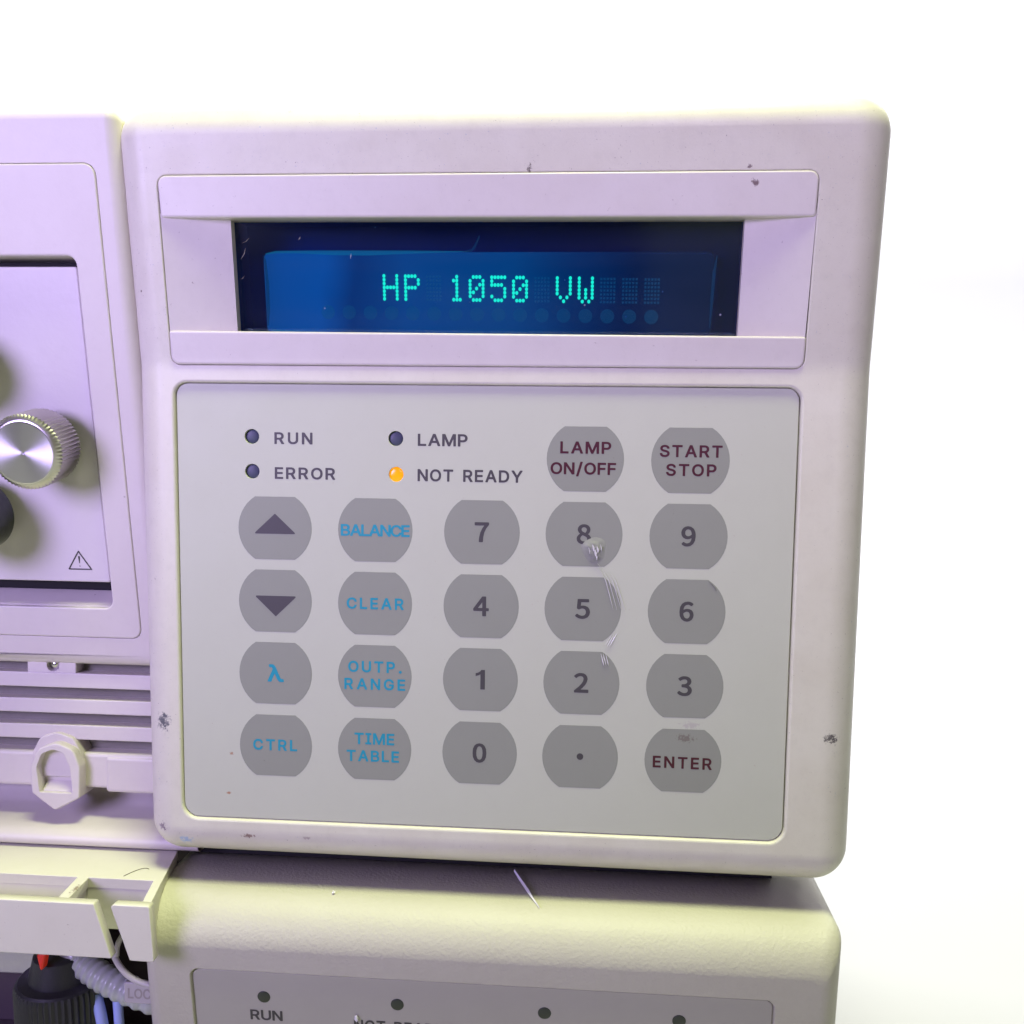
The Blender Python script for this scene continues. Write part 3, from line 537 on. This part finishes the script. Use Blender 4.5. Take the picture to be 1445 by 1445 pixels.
key(0, 3, [('λ', -1.3, 1.4, 12.25, 15.65, dict(bold=16, xs=1.15))], col=m_blue)
key(0, 4, [('CTRL', -4.4, 4.15, -1.0, 1.15, B())], col=m_blue)
for n_, (c, r) in {'7': (2, 1), '8': (3, 1), '9': (4, 1), '4': (2, 2), '5': (3, 2), '6': (4, 2), '1': (2, 3), '2': (3, 3), '3': (4, 3), '0': (2, 4)}.items(): key(c, r, dig(c, r, n_))
k = make('key', relief(keyloop(cols[3], rows[4]), R=0.02, back=0.3, y0=YO - 0.03, seg=2), m_key, U)
bs = bmesh.new(); bmesh.ops.create_circle(bs, cap_ends=True, segments=24, radius=0.62, matrix=Matrix.Translation((cols[3], YO - 0.055, 0.05)) @ Matrix.Rotation(math.pi / 2, 4, 'X')); make('decimal_point', bs, m_ink, k)
key(4, 4, [('ENTER', 71.2, 82.0, -1.45, 0.75, B(bold=13, slope=-0.012))], col=m_red)
key(3, 0, [('LAMP', 53.2, 62.45, 56.25, 58.45, B(bold=13, xs=1.12)), ('ON/OFF', 51.5, 63.4, 52.45, 54.65, B(bold=13, xs=1.1))], col=m_red)
key(4, 0, [('START', 71.2, 82.4, 55.85, 58.05, B(bold=13, xs=1.1)), ('STOP', 72.4, 81.4, 52.45, 54.65, B(bold=13, xs=1.1))], col=m_red)
G = dict(bold=11, xs=1.14); G2 = dict(bold=11, xs=1.06)
lettering([('RUN', -0.05, 7.2, 57.25, 59.45, G), ('ERROR', 0.0, 11.5, 50.75, 52.95, G), ('LAMP', 26.95, 36.2, 57.25, 59.5, G), ('NOT READY', 26.95, 46.4, 50.75, 53.0, G2)], YO - 0.03, m_ink, ov)
for x, z, mt in ((-4.35, 58.6, m_led_off), (-4.3, 52.1, m_led_off), (22.85, 58.55, m_led_off), (22.95, 51.95, m_led_on)):
    q = make('indicator_light', lathe((x, YO + 0.94, z), (0, -1, 0), [(1.45, 0), (1.42, 0.36), (1.0, 0.52), (0.5, 0.58), (0.0, 0.6)], 28), mt, U)
    if mt == m_led_on: q['label'] = 'lit amber indicator light'
# damage on the film: dent below 8, whitened scratches
def flake(pts, wd, y=YO - 0.20):
    bm = bmesh.new(); prev = None
    for i, (x, z) in enumerate(pts):
        t = i / (len(pts) - 1); hw = wd * math.sin(math.pi * (0.08 + 0.84 * t)) * random.uniform(0.6, 1.2)
        a = bm.verts.new((x - hw, y, z + hw * .3)); m_ = bm.verts.new((x, y - 0.04, z)); b = bm.verts.new((x + hw, y, z - hw * .3))
        if prev: bm.faces.new((prev[0], a, m_, prev[1])); bm.faces.new((prev[1], m_, b, prev[2]))
        prev = (a, m_, b)
    return bm
sc = []
for off in (-0.9, -0.45, 0.1, 0.55):
    pts = [(60.6 + off + 4.2 * t ** 0.8 + 0.5 * t * off, 36.4 - 6.4 * t - 5 * max(0, t - .5)) for t in [0.02 + 0.96 * i / 8 for i in range(9)]]
    sc.append(flake(pts[random.randint(0, 2):], 0.10))
for off in (-0.4, 0.0, 0.4): sc.append(flake([(63.7 + off - 1.3 * t, 23.3 - 2.4 * t) for t in (0, .3, .6, 1)], 0.10))
for off in (-0.5, -0.1, 0.35): sc.append(flake([(61.8 + off + .6 * t, 19.6 - 2.3 * t) for t in (0, .4, .7, 1)], 0.14))
make('film_scratch', join(*sc), m_crack, U, label='whitened scratches running down beside keys 8, 5 and 2')
bm = bmesh.new(); rings = []
for k in range(9):
    rr = k / 8
    rings.append([bm.verts.new((59.7 + (2.1 + .3 * math.sin(3 * a)) * rr * math.cos(a) - .5 * rr * math.sin(a), YO - 0.035 - 0.42 * (1 - rr * rr) ** 1.3 + (random.uniform(-.10, .10) if 0 < k < 7 else 0), 38.7 + (2.5 + .25 * math.cos(2 * a)) * rr * math.sin(a) + .5 * rr * math.cos(a))) for a in [2 * math.pi * q / 28 for q in range(28)]])
for r0, r1 in zip(rings, rings[1:]):
    for q in range(28):
        f = bm.faces.new((r0[q], r0[(q + 1) % 28], r1[(q + 1) % 28], r1[q])); f.smooth = True
bmesh.ops.remove_doubles(bm, verts=bm.verts, dist=1e-5)
make('film_blister', bm, m_key, U, label='raised scuffed blister in the film below the 8')
bm = join(*[flake([(59.7 + dx, 39.4 + dz), (59.7 + dx + .2, 38.8 + dz), (59.9 + dx, 38.2 + dz)], wdt, YO - 0.53) for dx, dz, wdt in ((-.3, .3, .3), (.5, .0, .22), (.1, -.6, .3), (-1.0, -.2, .12), (1.1, .4, .12), (.3, -1.3, .16))])
make('film_scuff', bm, m_crack, U)

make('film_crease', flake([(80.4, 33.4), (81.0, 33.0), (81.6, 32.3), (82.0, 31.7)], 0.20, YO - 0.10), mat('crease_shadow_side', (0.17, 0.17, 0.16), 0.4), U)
# chassis and feet of the upper instrument
make('chassis', box(-120, 24.4, -20, 104, 330, 112, 1.5), m_chassis, U)
make('black_gap_strip', box(-24, 15.4, -28.0, 96.2, 19.5, -21.5, 0.2), m_black, U)  # black strip painted in for the dark gap; also bears the unit
make('foot', relief(rect(-8, 0, 8, 18, 3), R=.3, back=6.2, y0=21.7, mp=lambda u, v, w: (u + 94, v + 60, -w)) if False else box(84, 60, -28, 102, 78, -19.8, 0.6), m_blackplastic, U)
make('foot', box(-22, 300, -28, -4, 318, -19.8, 0.6), m_blackplastic, U)
make('foot', box(84, 300, -28, 102, 318, -19.8, 0.6), m_blackplastic, U)
make('foot', box(-118, 300, -28, -100, 318, -19.8, 0.6), m_blackplastic, U)
# little latch at the right end, under the cover
make('latch', box(98.5, 14, -25.0, 103.8, 17.5, -22.6, 0.2), m_chassis, U)

# ------------------------------------------------------------------ left half of the upper instrument
lout = rpoly([(-125, 11.1), (-26.6, 11.1), (-26.6, 117.3), (-125, 117.3)], [1.0, 2.6, 2.6, 2.6], 8)
pl = rpoly([(-112, 17.25), (-31.35, 17.25), (-31.35, 107.5), (-112, 107.5)], [3, 2.2, 2.2, 3], 6)
bm = relief(lout, [dict(loop=pl, b=0.15, d=3, floor=False)], R=2.4, back=14, seg=8)
for v in bm.verts: pass
make('left_cover', bm, m_left, U, SL)
plo = rpoly([(-111.9, 17.33), (-31.42, 17.33), (-31.42, 107.42), (-111.9, 107.42)], [3, 2.15, 2.15, 3], 6)
opn = rpoly([(-105, 23.6), (-36.75, 23.6), (-36.75, 91.5), (-105, 91.5)], [1, 1.8, 1.8, 1], 8)
make('door_surround', relief(plo, [dict(loop=opn, b=0.35, d=8.8, floor=False)], R=0.3, back=9, y0=-0.16, seg=4, backcap=False), m_left, U, SL)
bmf = relief(rect(-106, 22, -36, 93, 0), R=0, back=1, y0=8.0); make('door_recess', bmf, m_black, U, SL)  # black sheet paints the dark of the gaps round the door
# lit ledge at the bottom of the opening
make('ledge', hexa([(-105, 1.0, 23.4), (-36.95, 1.0, 23.4), (-36.95, 7.6, 23.4), (-105, 7.6, 23.4), (-105, 1.6, 23.9), (-36.95, 1.6, 23.9), (-36.95, 7.6, 26.2), (-105, 7.6, 26.2)], 0.2), m_left, U, SL)
door = make('door', relief(rect(-104, 28.7, -37.75, 89.9, 0.6), R=0.35, back=2.4, y0=2.0, seg=4), m_door, U, SL)
# warning triangle
def SLp(x, z, off): return (x, SL(z) + off, z)
def line(bm, a, b, wd, y):
    a = Vector(a); b = Vector(b); d = (b - a).normalized(); n = Vector((-d.y, d.x)) * wd / 2; e = d * wd * .3
    bm.faces.new([bm.verts.new((p.x, y, p.y)) for p in (a - e + n, a - e - n, b + e - n, b + e + n)])
bm = bmesh.new(); A, Bq, Cc = (-46.15, 31.35), (-41.45, 31.35), (-43.8, 35.05)
for p, q, y in ((A, Bq, 1.960), (Bq, Cc, 1.957), (Cc, A, 1.954)): line(bm, p, q, 0.26, y)
bm.faces.new([bm.verts.new((x, 1.96, z)) for x, z in ((-44.0, 34.05), (-43.6, 34.05), (-43.72, 32.6), (-43.88, 32.6))])
bm.faces.new([bm.verts.new((x, 1.96, z)) for x, z in ((-43.9, 32.1), (-43.7, 32.1), (-43.7, 31.9), (-43.9, 31.9))])
make('warning_triangle', bm, m_ink, door, SL)
# knobs: axis = door normal
ax = Vector((0, -1, -KL)).normalized()
def knob(cx, cz, material, facem, label, r=7.25, L=8.0, n=120, ridge=0.36):
    base = Vector((cx, SL(cz) + 2.0, cz))
    o = make('knob', lathe(base, ax, [(5.0, -0.6), (5.0, 2.6), (6.7, 2.8), (r, 3.3, True), (r, 3.0 + L - 0.9, True), (r - 0.95, 3.0 + L - 0.15), (r - 1.25, 3.0 + L), (0.0, 3.0 + L)], n, ridge=ridge), material, U, label=label, sharp=True)
    # end face, its own local frame so that the turning marks run round the axis
    q = lathe((0, 0, 0), (0, 0, 1), [(r - 1.35, 0.0), (r - 1.5, 0.10), (0.35, 0.10), (0.0, -0.15)], 64)
    for v in q.verts: v.co *= MM
    me = bpy.data.meshes.new('end_face'); q.to_mesh(me); q.free(); me.materials.append(facem); me.set_sharp_from_angle(angle=0.3)
    e = bpy.data.objects.new('end_face', me); C.objects.link(e); pos = base + ax * (3.0 + L)
    e.parent = o; e.location = (pos - ORIG[o.name]) * MM; e.rotation_euler = ax.to_track_quat('Z', 'Y').to_euler()
    return o
knob(-46.3, 57.0, m_steel, m_face, 'bright steel knurled knob')
knob(-61.6, 43.2, m_chrome, m_chrome, 'smooth dark polished knob at the left edge', ridge=0.0)
knob(-63.0, 72.4, m_steel, m_chrome, 'dark knob above the bright knurled one')

# louvres below the door
GY = 14.6
make('louvre_backing', relief(rect(-125, -16, -24.5, 13.5, 0), R=0, back=2, y0=GY + 3.6), m_louvre_shade, U)
for z0, z1 in ((6.1, 9.2), (0.7, 3.7), (-4.8, -1.75)):
    bm = hexa([(-125, GY, z0), (-24.5, GY, z0), (-24.5, GY + 5, z0 - 0.3), (-125, GY + 5, z0 - 0.3), (-125, GY, z1), (-24.5, GY, z1), (-24.5, GY + 5, z1 - 0.2), (-125, GY + 5, z1 - 0.2)], 0.22)
    make('slat', bm, m_left, U)
bm = join(box(-125, GY - 0.2, -14.9, -24.5, GY + 6, -7.5, 0.7), box(-40.5, GY - 0.5, -15.6, -24.5, GY + 5, -8.0, 0.7))
make('lower_bar', bm, m_left, U)
tb = make('screw_tab', relief(rect(-57.3, 9.0, -46.8, 13.5, 0.3), [dict(loop=rect(-53.1, 9.4, -50.4, 12.2, 1.3), b=.1, d=1.6)], R=0.2, back=4, y0=GY + .2), m_left, U)
make('screw', lathe((-51.75, GY + 1.6, 10.8), (0, -1, 0.3), [(1.2, 0), (1.15, 0.5), (0.6, 1.0), (0, 1.1)], 20), m_screw, tb)
# concave shade and bottom lip (swept profile)
prof = [(GY + 9, -13.5), (GY + 9, -18.6), (GY + 8, -20.0), (GY + 5.5, -20.9), (GY + 2, -21.6), (GY - 0.8, -22.0), (GY - 3.0, -22.4), (GY - 4.6, -23.0), (GY - 5.4, -24.0), (GY - 5.2, -25.0), (GY - 4.2, -25.7), (GY - 2.5, -25.9), (GY + 8, -25.9)]
bm = bmesh.new(); a = [bm.verts.new((-125, y, z)) for y, z in prof]; b = [bm.verts.new((-19, y, z)) for y, z in prof]
for i in range(len(prof) - 1): bm.faces.new((a[i], b[i], b[i + 1], a[i + 1])).smooth = True
make('bottom_lip', bm, m_left, U)
# arched boss
arch_o = rpoly([(-50.2, -19.0), (-44.9, -16.1), (-44.7, -9.6), (-46.0, -6.1), (-49.8, -4.6), (-53.6, -6.1), (-55.4, -10.0), (-55.1, -15.4)], [1.2, .6, 2.5, 2.6, 3.5, 2.6, 2.5, .6], 5)
arch_i = rpoly([(-46.4, -15.2), (-46.85, -9.7), (-48.1, -6.8), (-50.35, -6.1), (-52.9, -7.1), (-54.0, -10.0), (-53.4, -15.2)], [.3, 1.5, 1.6, 1.8, 1.6, 1.5, .3], 5)
make('arched_boss', relief(arch_o, [dict(loop=arch_i, b=0.12, d=7.0)], R=0.35, back=9, y0=11.6, seg=4), m_left, U)
arch_c = rpoly([(-54.5, -12.5), (-46.0, -12.5), (-45.0, -8.0), (-47.0, -4.2), (-50.6, -3.1), (-54.2, -4.2), (-56.2, -8.0)], [.3, .3, 2.5, 2.6, 3, 2.6, 2.5], 5)
make('boss_collar', relief(arch_c, R=0.3, back=5, y0=13.6, seg=4), m_left, U)
bm = hexa([(-53.3, 12.6, -15.2), (-46.5, 12.6, -15.2), (-47.2, 18.4, -15.2), (-52.8, 18.4, -15.2), (-53.3, 12.65, -15.0), (-46.5, 12.65, -15.0), (-47.2, 18.4, -10.0), (-52.8, 18.4, -10.0)], 0.05)
make('boss_ramp', bm, m_left, U)

# ------------------------------------------------------------------ lower instrument
W = empty('laboratory_pump', (40, 60, -190), 'lower beige lab instrument with grained front, cut off by the frame under the keypad unit', 'lab instrument')
lo = rpoly([(-23.4, -185), (105.2, -185), (105.9, -28.05), (-25.0, -28.05)], [4, 4, 3.0, 3.0], 12)
li = rpoly([(-19.4, -181), (100.9, -181), (101.1, -36.1), (-20.4, -36.1)], [2, 2, 2.2, 2.2], 12)[0]
lp = rpoly([(-12.6, -150), (92.9, -150), (93.3, -40.6), (-14.1, -40.6)], [2, 2, 1.6, 1.6], 6)
bm = relief(lo, [dict(loop=lp, b=0.3, d=0.9)], R=8.0, inner=li, back=40, y0=-8.05, seg=16, cuts=(-60, -100))
make('front_cover', bm, m_lower, W, SW)
pn = make('indicator_panel', relief(rpoly([(-12.4, -149.8), (92.7, -149.8), (93.1, -40.85), (-13.9, -40.85)], [1.8, 1.8, 1.5, 1.5], 6), R=0.15, back=.6, y0=-7.45, seg=3), m_lowpanel, W, SW)
for x in (-0.4, 24.9, 52.2, 76.6):
    make('indicator_light', lathe((x, -7.25, -46.05), (0, -1, 0), [(1.22, 0), (1.22, 0.24), (1.1, 0.3), (0, 0.34)], 28), m_led_off2, W, SW)
lettering([('RUN', -3.2, 3.0, -51.0, -48.85, G), ('NOT READY', 16.6, 34.0, -52.0, -49.7, dict(bold=0, xs=0.95)), ('ERROR', 46.6, 57.6, -53.2, -51.0, G)], -7.50, m_ink, pn, SW)
make('chassis', box(-118, 25, -186, 103, 330, -28.2, 1.5), m_chassis, W)
for x in (-110, 84):
    for y in (30, 300): make('foot', box(x, y, -190, x + 16, y + 16, -185.8, 0.6), m_blackplastic, W)
# dark bay left of the grained front
make('bay_wall', box(-125, 24.0, -150, -24, 24.8, -28.6, 0), m_darkwall, W)
make('bay_sheet', box(-125, 17.0, -57.5, -44, 19.5, -30, 0.4), m_sheet, W)
make('bay_shelf', box(-125, 6, -75, -24.5, 24, -72, 0.4), m_darkwall, W)

# ------------------------------------------------------------------ tubing tray
T = empty('tubing_tray', (-60, 5, -37), 'yellowed plastic tubing tray with open pockets, under the louvred left front', 'tray')
tray_out = rpoly([(-120, -13.4), (-30.0, -13.4), (-30.0, -11.9), (-34.6, -9.9), (-37.2, -3.4), (-36.4, -3.0), (-22.9, -3.2), (-20.9, -10.6), (-26.8, -11.9), (-26.8, -13.4), (-18.9, -13.6), (-23.9, 11.0), (-120, 11.0)], 0, 3)
# deck: back strip + rib + rim, as boxes with eased edges
dk = []
dk.append(hexa([(-120, -2.9, -28), (-21.05, -3.1, -28), (-23.9, 11, -28), (-120, 11, -28), (-120, -2.9, -26), (-21.05, -3.1, -26), (-23.9, 11, -26), (-120, 11, -26)], 0.1))
dk.append(hexa([(-37.9, -12.2, -28), (-34.6, -12.2, -28), (-35.7, -2.8, -28), (-37.7, -2.8, -28), (-36.9, -12.2, -26.03), (-34.9, -12.2, -26.03), (-35.6, -2.8, -26.03), (-37.9, -2.8, -26.03)], 0.15))
dk.append(hexa([(-20.9, -12.2, -28), (-19.2, -12.2, -28), (-21.1, -3.0, -28), (-22.6, -3.0, -28), (-20.9, -12.2, -26.01), (-19.2, -12.2, -26.01), (-21.1, -3.0, -26.01), (-22.8, -3.0, -26.01)], 0.1))
make('deck', join(*dk), m_tray, T)
make('back_wall', box(-120, -2.98, -36, -21.4, -1.6, -26.12, 0.04), m_tray, T)
make('pocket_floor', box(-120, -12, -33.2, -36.0, -1.6, -32.2, 0.1), m_tray, T)
make('pocket_rib', hexa([(-36.4, -12.2, -36), (-35.4, -12.2, -36), (-36.2, -2.8, -36), (-37.2, -2.8, -36), (-36.2, -12.2, -26.2), (-35.2, -12.2, -26.2), (-36.0, -2.8, -26.2), (-37.0, -2.8, -26.2)], 0.1), m_tray, T)
make('end_wall', hexa([(-20.4, -13.0, -35.5), (-19.2, -13.0, -35.5), (-24.0, 10.9, -35.5), (-25.2, 10.9, -35.5), (-20.4, -13.0, -26.6), (-19.2, -13.0, -26.6), (-24.0, 10.9, -26.6), (-25.2, 10.9, -26.6)], 0.1), m_tray, T)
fl = relief(rpoly([(-120, -36.0), (-26.0, -36.1), (-29.3, -26.0), (-120, -26.0)], [.3, .3, .4, .3], 4), R=0.2, back=1.9, y0=-13.6, seg=4)
make('front_wall', fl, m_tray, T)
fr_ = relief(rpoly([(-22.7, -36.3), (-18.1, -36.4), (-18.9, -26.0), (-26.3, -26.0)], [.3, .5, .5, .6], 4), R=0.2, back=1.9, y0=-13.6, seg=4)
make('front_wall', fr_, m_tray, T)

# ------------------------------------------------------------------ things under the tray
kc = Vector((-47.9, 9.0, -52.6)); R0 = 9.3
N_ = 96
o = empty('black_knob', (-49.0, 9.0, -72), 'black ribbed plastic knob with a hollow top, under the tubing tray', 'knob')
make('ribbed_body', lathe(kc, (0, -0.06, 1), [(R0, -16, True), (R0, -1.2, True), (R0 - 0.5, -0.4), (R0 - 0.9, 0.0), (R0 - 2.2, 0.1), (R0 - 2.8, 0.3), (R0 - 4.0, 5.0), (R0 - 4.6, 5.4), (0, 5.6)], N_, ridge=0.45), m_blackplastic, o, sharp=True)
make('red_insert', hexa([(-48.5, 1.6, -47.6), (-48.0, 1.6, -47.8), (-47.9, 3.6, -47.7), (-48.5, 3.6, -47.6), (-49.6, 2.4, -45.0), (-47.6, 2.4, -44.4), (-47.6, 4.4, -44.4), (-49.6, 4.4, -45.0)], 0.35), m_redlens, o)
hp = bez((-46, 9, -46.8), (-42, 8, -50.5), (-36, 4, -51.6), (-22, 5, -55.5), 170)
make('corrugated_hose', tube(hp, lambda t: 2.75 + 0.17 * math.sin(t * 2 * math.pi * 14) * (1 if t > .16 else 0), 32), m_hose, label='translucent corrugated hose running right beneath the tubing tray', category='hose')
make('thin_tube', tube(bez((-43, 9, -52), (-39, 7, -55), (-37, 5, -60), (-35.5, 4, -74), 30), 1.15, 16), m_tube, label='pale blue thin tube beside the black ribbed knob', category='tube', group='thin blue tubes under the tray')
make('thin_tube', tube(bez((-36.5, 9, -54), (-35.5, 8, -57), (-34.8, 7, -60), (-34.2, 6, -74), 30), 1.0, 16), m_tube, label='pale blue thin tube further right, nearer the grained front', category='tube', group='thin blue tubes under the tray')
ck = empty('hose_clip', (-27, 3, -55), 'grey plastic lock clip with raised lettering, at the hose end', 'clip')
make('clip_band', tube(bez((-33.0, 0.5, -41.5), (-31.6, 0, -46.5), (-27.0, -1, -48.6), (-21.5, -1, -47.8), 30), 0.62, 12), m_clip, ck)
make('clip_arm', tube(bez((-30.6, 1, -38.6), (-31.3, 0.4, -40), (-32.0, 0.4, -40.5), (-31.8, 0, -43.0), 16), 0.55, 10), m_clip, ck)
tg = make('clip_tag', relief(rect(-31.0, -53.2, -20.5, -48.9, 0.5), R=0.3, back=1.2, y0=1.2), m_clip, ck)
lettering([('LOCK', -30.2, -23.9, -52.1, -50.0, dict(bold=0, xs=0.9))], 1.16, mat('embossed_letter', (0.33, 0.30, 0.29), 0.5), tg, name='raised_lettering')
# fine lint and scratches on the display window
for pts in ([(-4.6, 95.0), (-5.2, 94.4), (-6.0, 94.1)], [(-5.4, 93.2), (-5.7, 92.2), (-6.4, 91.2)], [(-5.9, 88.3), (-6.3, 87.8), (-6.7, 87.7)], [(4.6, 94.6), (4.9, 94.9), (5.0, 95.2)], [(14.2, 91.3), (14.3, 91.8), (14.35, 92.2)]):
    make('window_scratch', flake([(p[0], p[1]) for p in pts], 0.055, 4.15), m_crack, U, SR)
# ------------------------------------------------------------------ lint and hair
bm = bmesh.new(); P = [(45.0, 11.5, -27.2), (46.6, 8.0, -27.6), (48.2, 4.0, -27.7), (49.3, 1.0, -27.8), (50.8, -2.2, -28.2)]; ws = [.15, .28, .36, .14, .04]
pv = None
for p, q in zip(P, ws):
    a = bm.verts.new((p[0] - q, p[1], p[2] + .1)); b = bm.verts.new((p[0] + q * .5, p[1], p[2] + .35))
    if pv: bm.faces.new((pv[0], a, b, pv[1]))
    pv = (a, b)
make('lint_strip', bm, m_lint, label='torn white lint strip lying on the grained top edge in shadow', category='lint')
bm = bmesh.new(); bmesh.ops.create_icosphere(bm, subdivisions=2, radius=0.32)
for v in bm.verts: v.co = v.co * random.uniform(.6, 1.3) * 1.0 + Vector((11.5, -0.6, -27.7))
make('lint_speck', bm, m_lint, label='tiny white lint speck on the grained edge left of centre', category='lint')
bm = bmesh.new(); bmesh.ops.create_icosphere(bm, subdivisions=2, radius=0.55)
for v in bm.verts: v.co = Vector((v.co.x * .6, v.co.y * .4, v.co.z * 1.2)) * random.uniform(.6, 1.3) + Vector((17.2, -5.9, -49.2))
make('lint_speck', bm, m_lint, label='white paint chip beside the lower NOT READY lettering', category='lint')
make('hair', tube([(-29.2 + 3.4 * t, -1.9 + 4.8 * t - 3.0 * t * t + 2 * math.sin(t * 2), -25.93) for t in [i / 14 for i in range(15)]], 0.06, 6), m_hair, label='short curved dark hair lying on the tray deck', category='hair')
